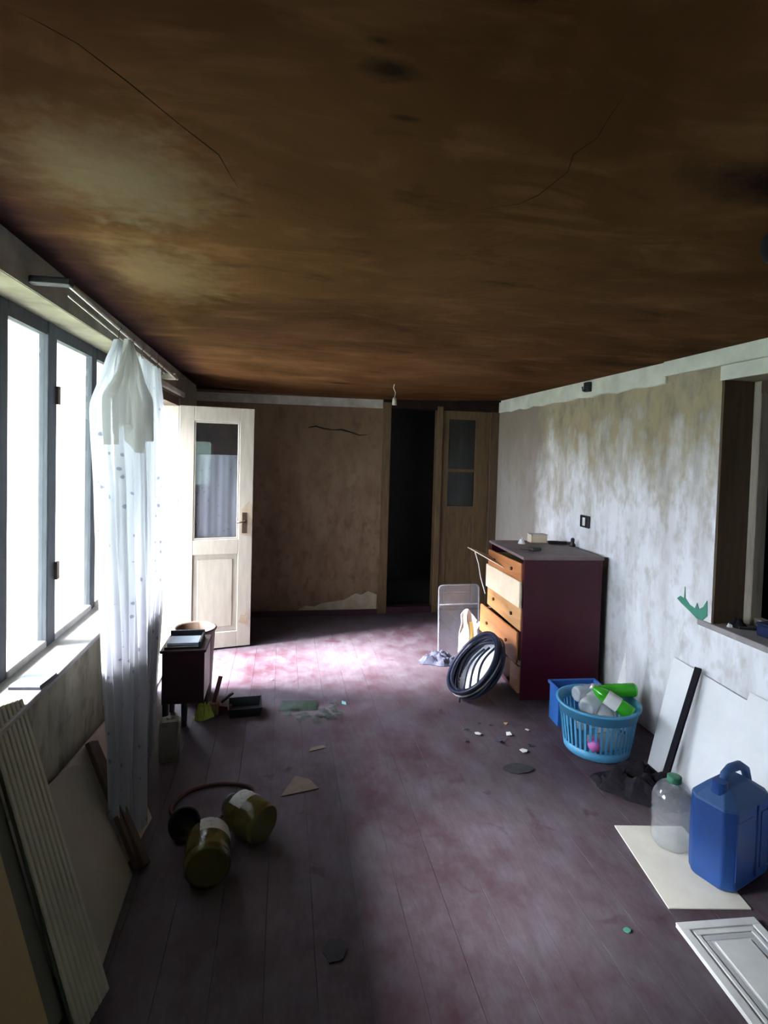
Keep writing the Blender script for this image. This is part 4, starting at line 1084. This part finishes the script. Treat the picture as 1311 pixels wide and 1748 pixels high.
t = thing('blue_tub', 'deep blue plastic tub standing behind the slotted basket', 'tub', (1.815, 3.165, 0), (0, 0, R(-3)))
TX, TY, TZ = 0.145, 0.065, 0.232
for (x0, x1, y0, y1) in ((-TX, TX, -TY, -TY + 0.005), (-TX, TX, TY - 0.005, TY), (-TX, -TX + 0.005, -TY + 0.005, TY - 0.005), (TX - 0.005, TX, -TY + 0.005, TY - 0.005)):
    B(x0, x1, y0, y1, 0, TZ).build('wall', 'blue_tub', t, bevel=0.0015, seg=1)
B(-TX + 0.005, TX - 0.005, -TY + 0.005, TY - 0.005, 0, 0.006).build('base', 'blue_tub', t)
for (x0, x1, y0, y1) in ((-TX - 0.01, TX + 0.01, -TY - 0.01, -TY), (-TX - 0.01, TX + 0.01, TY, TY + 0.01), (-TX - 0.01, -TX, -TY, TY), (TX, TX + 0.01, -TY, TY)):
    B(x0, x1, y0, y1, TZ - 0.016, TZ + 0.003).build('rim', 'blue_tub', t, bevel=0.0015, seg=1)

# ------------------------------------------------------------------ along the right wall
qb1 = quad_board('white_sheet', [(1.955, 2.66, 0.003), (2.185, 2.79, 0.525), (2.185, 2.26, 0.50), (1.955, 2.20, 0.003)], 0.005, 'white_board'); tag(qb1, 'white hardboard sheet leaning on the wall behind the dark stick', 'board')
qb2 = quad_board('white_sheet', [(1.965, 2.24, 0.003), (2.190, 2.27, 0.545), (2.190, 1.20, 0.545), (1.965, 1.20, 0.003)], 0.005, 'white_board'); tag(qb2, 'white hardboard sheet leaning on the wall behind the blue canister', 'board')
tp = MB()
def conef(u, v):
    a = (u - 0.5) * 2.2
    r = 0.10 * (1 - v) + 0.004
    return (2.085 - r * math.cos(a) * 0.6, 3.09 + r * math.sin(a) * 1.0 - 0.01 * v, 0.0 + v * 0.45)
tp.grid(conef, 14, 10)
tag(tp.build('paper_sheet', 'paper', solid=0.003), 'white sheet rolled to a pointed cone standing behind the basket', 'paper')
stick('dark_stick', (1.885, 2.44, 0.03), (2.165, 2.575, 0.545), 0.032, 0.016, 'black_cloth', 'flat dark stick leaning on the white sheet above the black cloth', 'stick', (-0.9, -0.3, 0.4))
o = crumple('black_cloth', 'black_cloth', 0.215, 0.115, 0.11, 4.4); shift(o, (1.765, 2.43, 0), R(-32)); tag(o, 'heap of black cloth on the floor at the foot of the stick', 'cloth')
# sheet and moulded door lying on the floor
ux = Vector((0.303, -0.047, 0)).normalized()
ps = thing('flat_panel', 'ivory panel lying flat under the clear bottle and blue canister', 'panel', (1.407, 1.763, 0.001), (0, 0, math.atan2(ux.y, ux.x)))
B(0, 0.305, 0, 0.455, 0, 0.005).build('sheet', 'floor_panel', ps, bevel=0.001, seg=1)
md = thing('cabinet_door', 'white moulded cabinet door lying on the floor at lower right', 'cabinet door', (1.378, 1.690, 0.001), (0, 0, R(-3.5)))
DW, DL = 0.298, 0.66
B(0, DW, -DL, 0, 0, 0.012).build('slab', 'moulded', md, bevel=0.003, seg=1)
def frame(x0, x1, y0, y1, wd, z0, z1, nm, mat):
    for (a, b, c, d) in ((x0, x1, y1 - wd, y1), (x0, x1, y0, y0 + wd), (x0, x0 + wd, y0 + wd, y1 - wd), (x1 - wd, x1, y0 + wd, y1 - wd)):
        B(a, b, c, d, z0, z1).build(nm, mat, md, bevel=0.0015, seg=1)
frame(0.0, DW, -DL, 0.0, 0.030, 0.012, 0.018, 'outer_frame', 'moulded')
frame(0.040, DW - 0.040, -DL + 0.04, -0.040, 0.014, 0.012, 0.017, 'moulding', 'moulded')
frame(0.058, DW - 0.058, -DL + 0.058, -0.058, 0.018, 0.011, 0.0135, 'groove', 'moulded_grey')
B(0.082, DW - 0.082, -DL + 0.082, -0.082, 0.012, 0.018).build('centre_panel', 'moulded', md, bevel=0.004, seg=1)

# big clear bottle
bb = thing('water_bottle', 'big clear water bottle with green cap beside the blue canister', 'bottle', (1.655, 2.075, 0.007))
rB = 0.082
MB().lathe([(0.0, 0.012), (rB * 0.6, 0.006), (rB * 0.85, 0.0), (rB, 0.016), (rB, 0.085), (rB * 0.93, 0.095), (rB, 0.105), (rB, 0.135), (rB * 0.94, 0.145), (rB, 0.155), (rB, 0.185), (rB * 0.93, 0.215), (rB * 0.70, 0.245), (rB * 0.40, 0.262), (rB * 0.30, 0.266), (rB * 0.30, 0.275)], 36, wob=lambda a, z: 1 + 0.03 * math.sin(6 * a + z * 30)).build('body', 'clear', bb, smooth=True)
MB().lathe([(rB * 0.33, 0.262), (rB * 0.35, 0.264), (rB * 0.345, 0.287), (rB * 0.30, 0.289), (0.0, 0.289)], 20).build('cap', 'green_cap', bb, smooth=True)

# blue canister
jc = thing('canister', 'big cobalt blue plastic canister standing on the ivory panel', 'canister', (1.770, 1.900, 0.007), (0, 0, R(20)))
jc.scale = (1.12, 1.12, 1.06)
JX, JY = 0.135, 0.082
def sect(sx, sy, ch_):
    x, y = sx, sy
    return [(-x + ch_, -y), (x - ch_, -y), (x, -y + ch_), (x, y - ch_), (x - ch_, y), (-x + ch_, y), (-x, y - ch_), (-x, -y + ch_)]
secs = [(0.0, 0.90, 0.86, 0.03, 0), (0.012, 0.99, 0.98, 0.03, 0), (0.10, 1.0, 1.0, 0.03, 0), (0.20, 1.0, 1.0, 0.03, 0), (0.292, 0.99, 0.98, 0.03, 0)]
m = MB()
for (z, a, b, c, ox) in secs:
    m.v += [(x + ox, y, z) for x, y in sect(JX * a, JY * b, c)]
for i in range(len(secs) - 1):
    for k in range(8):
        k2 = (k + 1) % 8
        m.f.append((i * 8 + k, i * 8 + k2, (i + 1) * 8 + k2, (i + 1) * 8 + k))
m.f.append(tuple(range(8)))
m.build('body', 'can_blue', jc, bevel=0.006, seg=2)
m = MB()
tops = [(0.290, 0.99, 0.98, 0.03, 0), (0.300, 0.97, 0.95, 0.03, 0), (0.340, 0.62, 0.55, 0.02, -0.012), (0.352, 0.50, 0.42, 0.015, -0.016)]
for (z, a, b, c, ox) in tops:
    m.v += [(x + ox, y, z) for x, y in sect(JX * a, JY * b, c)]
for i in range(len(tops) - 1):
    for k in range(8):
        k2 = (k + 1) % 8
        m.f.append((i * 8 + k, i * 8 + k2, (i + 1) * 8 + k2, (i + 1) * 8 + k))
m.f.append(tuple(24 + k for k in range(8)))
m.build('shoulder', 'can_dust', jc, bevel=0.004, seg=2)
MB().tube([(-0.055, 0, 0.345), (-0.045, 0, 0.378), (-0.01, 0, 0.392), (0.045, 0, 0.388), (0.085, 0, 0.362), (0.105, 0, 0.318)], [0.014, 0.015, 0.016, 0.016, 0.016, 0.014], 10).build('handle', 'can_dust', jc, smooth=True)
cp = MB().tube([(-0.085, -0.005, 0.325), (-0.085, -0.005, 0.368)], [0.027, 0.024], 16); cp.build('cap', 'can_blue', jc, bevel=0.002, seg=1)
# moulded pillar and recess on the front faces
B(0.012, 0.030, -JY - 0.004, -JY + 0.004, 0.03, 0.29).build('rib', 'can_blue', jc, bevel=0.003, seg=2)
B(0.040, 0.100, -JY - 0.003, -JY + 0.003, 0.05, 0.26).build('rib', 'can_blue', jc, bevel=0.002, seg=2)
B(-0.110, -0.010, -JY - 0.002, -JY + 0.002, 0.05, 0.26).build('rib', 'can_blue', jc, bevel=0.0015, seg=1)

# ------------------------------------------------------------------ on walls and ceiling
so = thing('wall_socket', 'black wall socket with pale middle above the chest', 'socket', (XR, 3.80, 1.165))
B(-0.016, 0.0, -0.062, 0.062, -0.045, 0.045).build('plate', 'black', so, bevel=0.006, seg=2)
B(-0.020, -0.016, -0.018, 0.018, -0.03, 0.03).build('insert', 'paper', so, bevel=0.002, seg=1)
hk = thing('wall_hook', 'small black hook box high on the right wall', 'hook', (XR - 0.012, 3.80, 2.15))
B(-0.035, 0.0, -0.03, 0.03, -0.035, 0.035).build('box', 'black', hk, bevel=0.004, seg=1)
MB().tube([(-0.03, 0, -0.02), (-0.055, 0, -0.03), (-0.06, 0, 0.0)], 0.006, 6).build('prong', 'black', hk)
bu = thing('lamp_holder', 'bare lamp holder hanging on a short wire from the ceiling', 'lamp', (0.875, 4.5, 2.02))
MB().tube([(0, 0, 0.18), (-0.012, 0, 0.14), (0.006, 0, 0.10), (0.0, 0, 0.06)], 0.003, 6).build('wire', 'paper', bu)
MB().lathe([(0.0, 0.065), (0.012, 0.062), (0.017, 0.045), (0.019, 0.0), (0.014, 0.0), (0.0, 0.02)], 16).build('socket', 'plaster_dull', bu, smooth=True)
lf = thing('ceiling_fitting', 'black ceiling lamp fitting at the right edge of the view', 'lamp', (1.170, 1.19, 2.11))
MB().lathe([(0.0, 0.0), (0.030, 0.004), (0.042, 0.03), (0.040, 0.06), (0.02, 0.085), (0.012, 0.125)], 20).build('body', 'black_cloth', lf, smooth=True)
MB().lathe([(0.0, 0.12), (0.035, 0.118), (0.04, 0.105), (0.012, 0.10)], 20).build('rose', 'black_cloth', lf, smooth=True)
# on the inner sill
t = thing('blue_case', 'dark blue case on the inner sill at the right edge', 'case', (2.335, 2.29, NZ0 + 0.001), (0, 0, R(8)))
B(-0.05, 0.05, -0.06, 0.06, 0, 0.055).build('body', 'navy_case', t, bevel=0.006, seg=2)
B(-0.052, 0.052, -0.062, 0.062, 0.055, 0.066).build('lid', 'navy_case', t, bevel=0.004, seg=2)
o = crumple('dark_rag', 'black_cloth', 0.05, 0.035, 0.04, 6.6, 10); shift(o, (2.29, 2.475, NZ0)); tag(o, 'small dark rag in the far corner of the inner sill', 'rag')
stick('sill_stick', (2.27, 2.44, NZ0 + 0.008), (2.36, 2.40, NZ0 + 0.008), 0.02, 0.012, 'black', 'small black stick lying on the inner sill', 'stick')
o = crumple('paper_bit', 'paper', 0.018, 0.014, 0.016, 1.6, 8, 9, 0.002); shift(o, (2.25, 2.475, NZ0)); tag(o, 'white paper bit on the inner sill near the corner', 'paper')
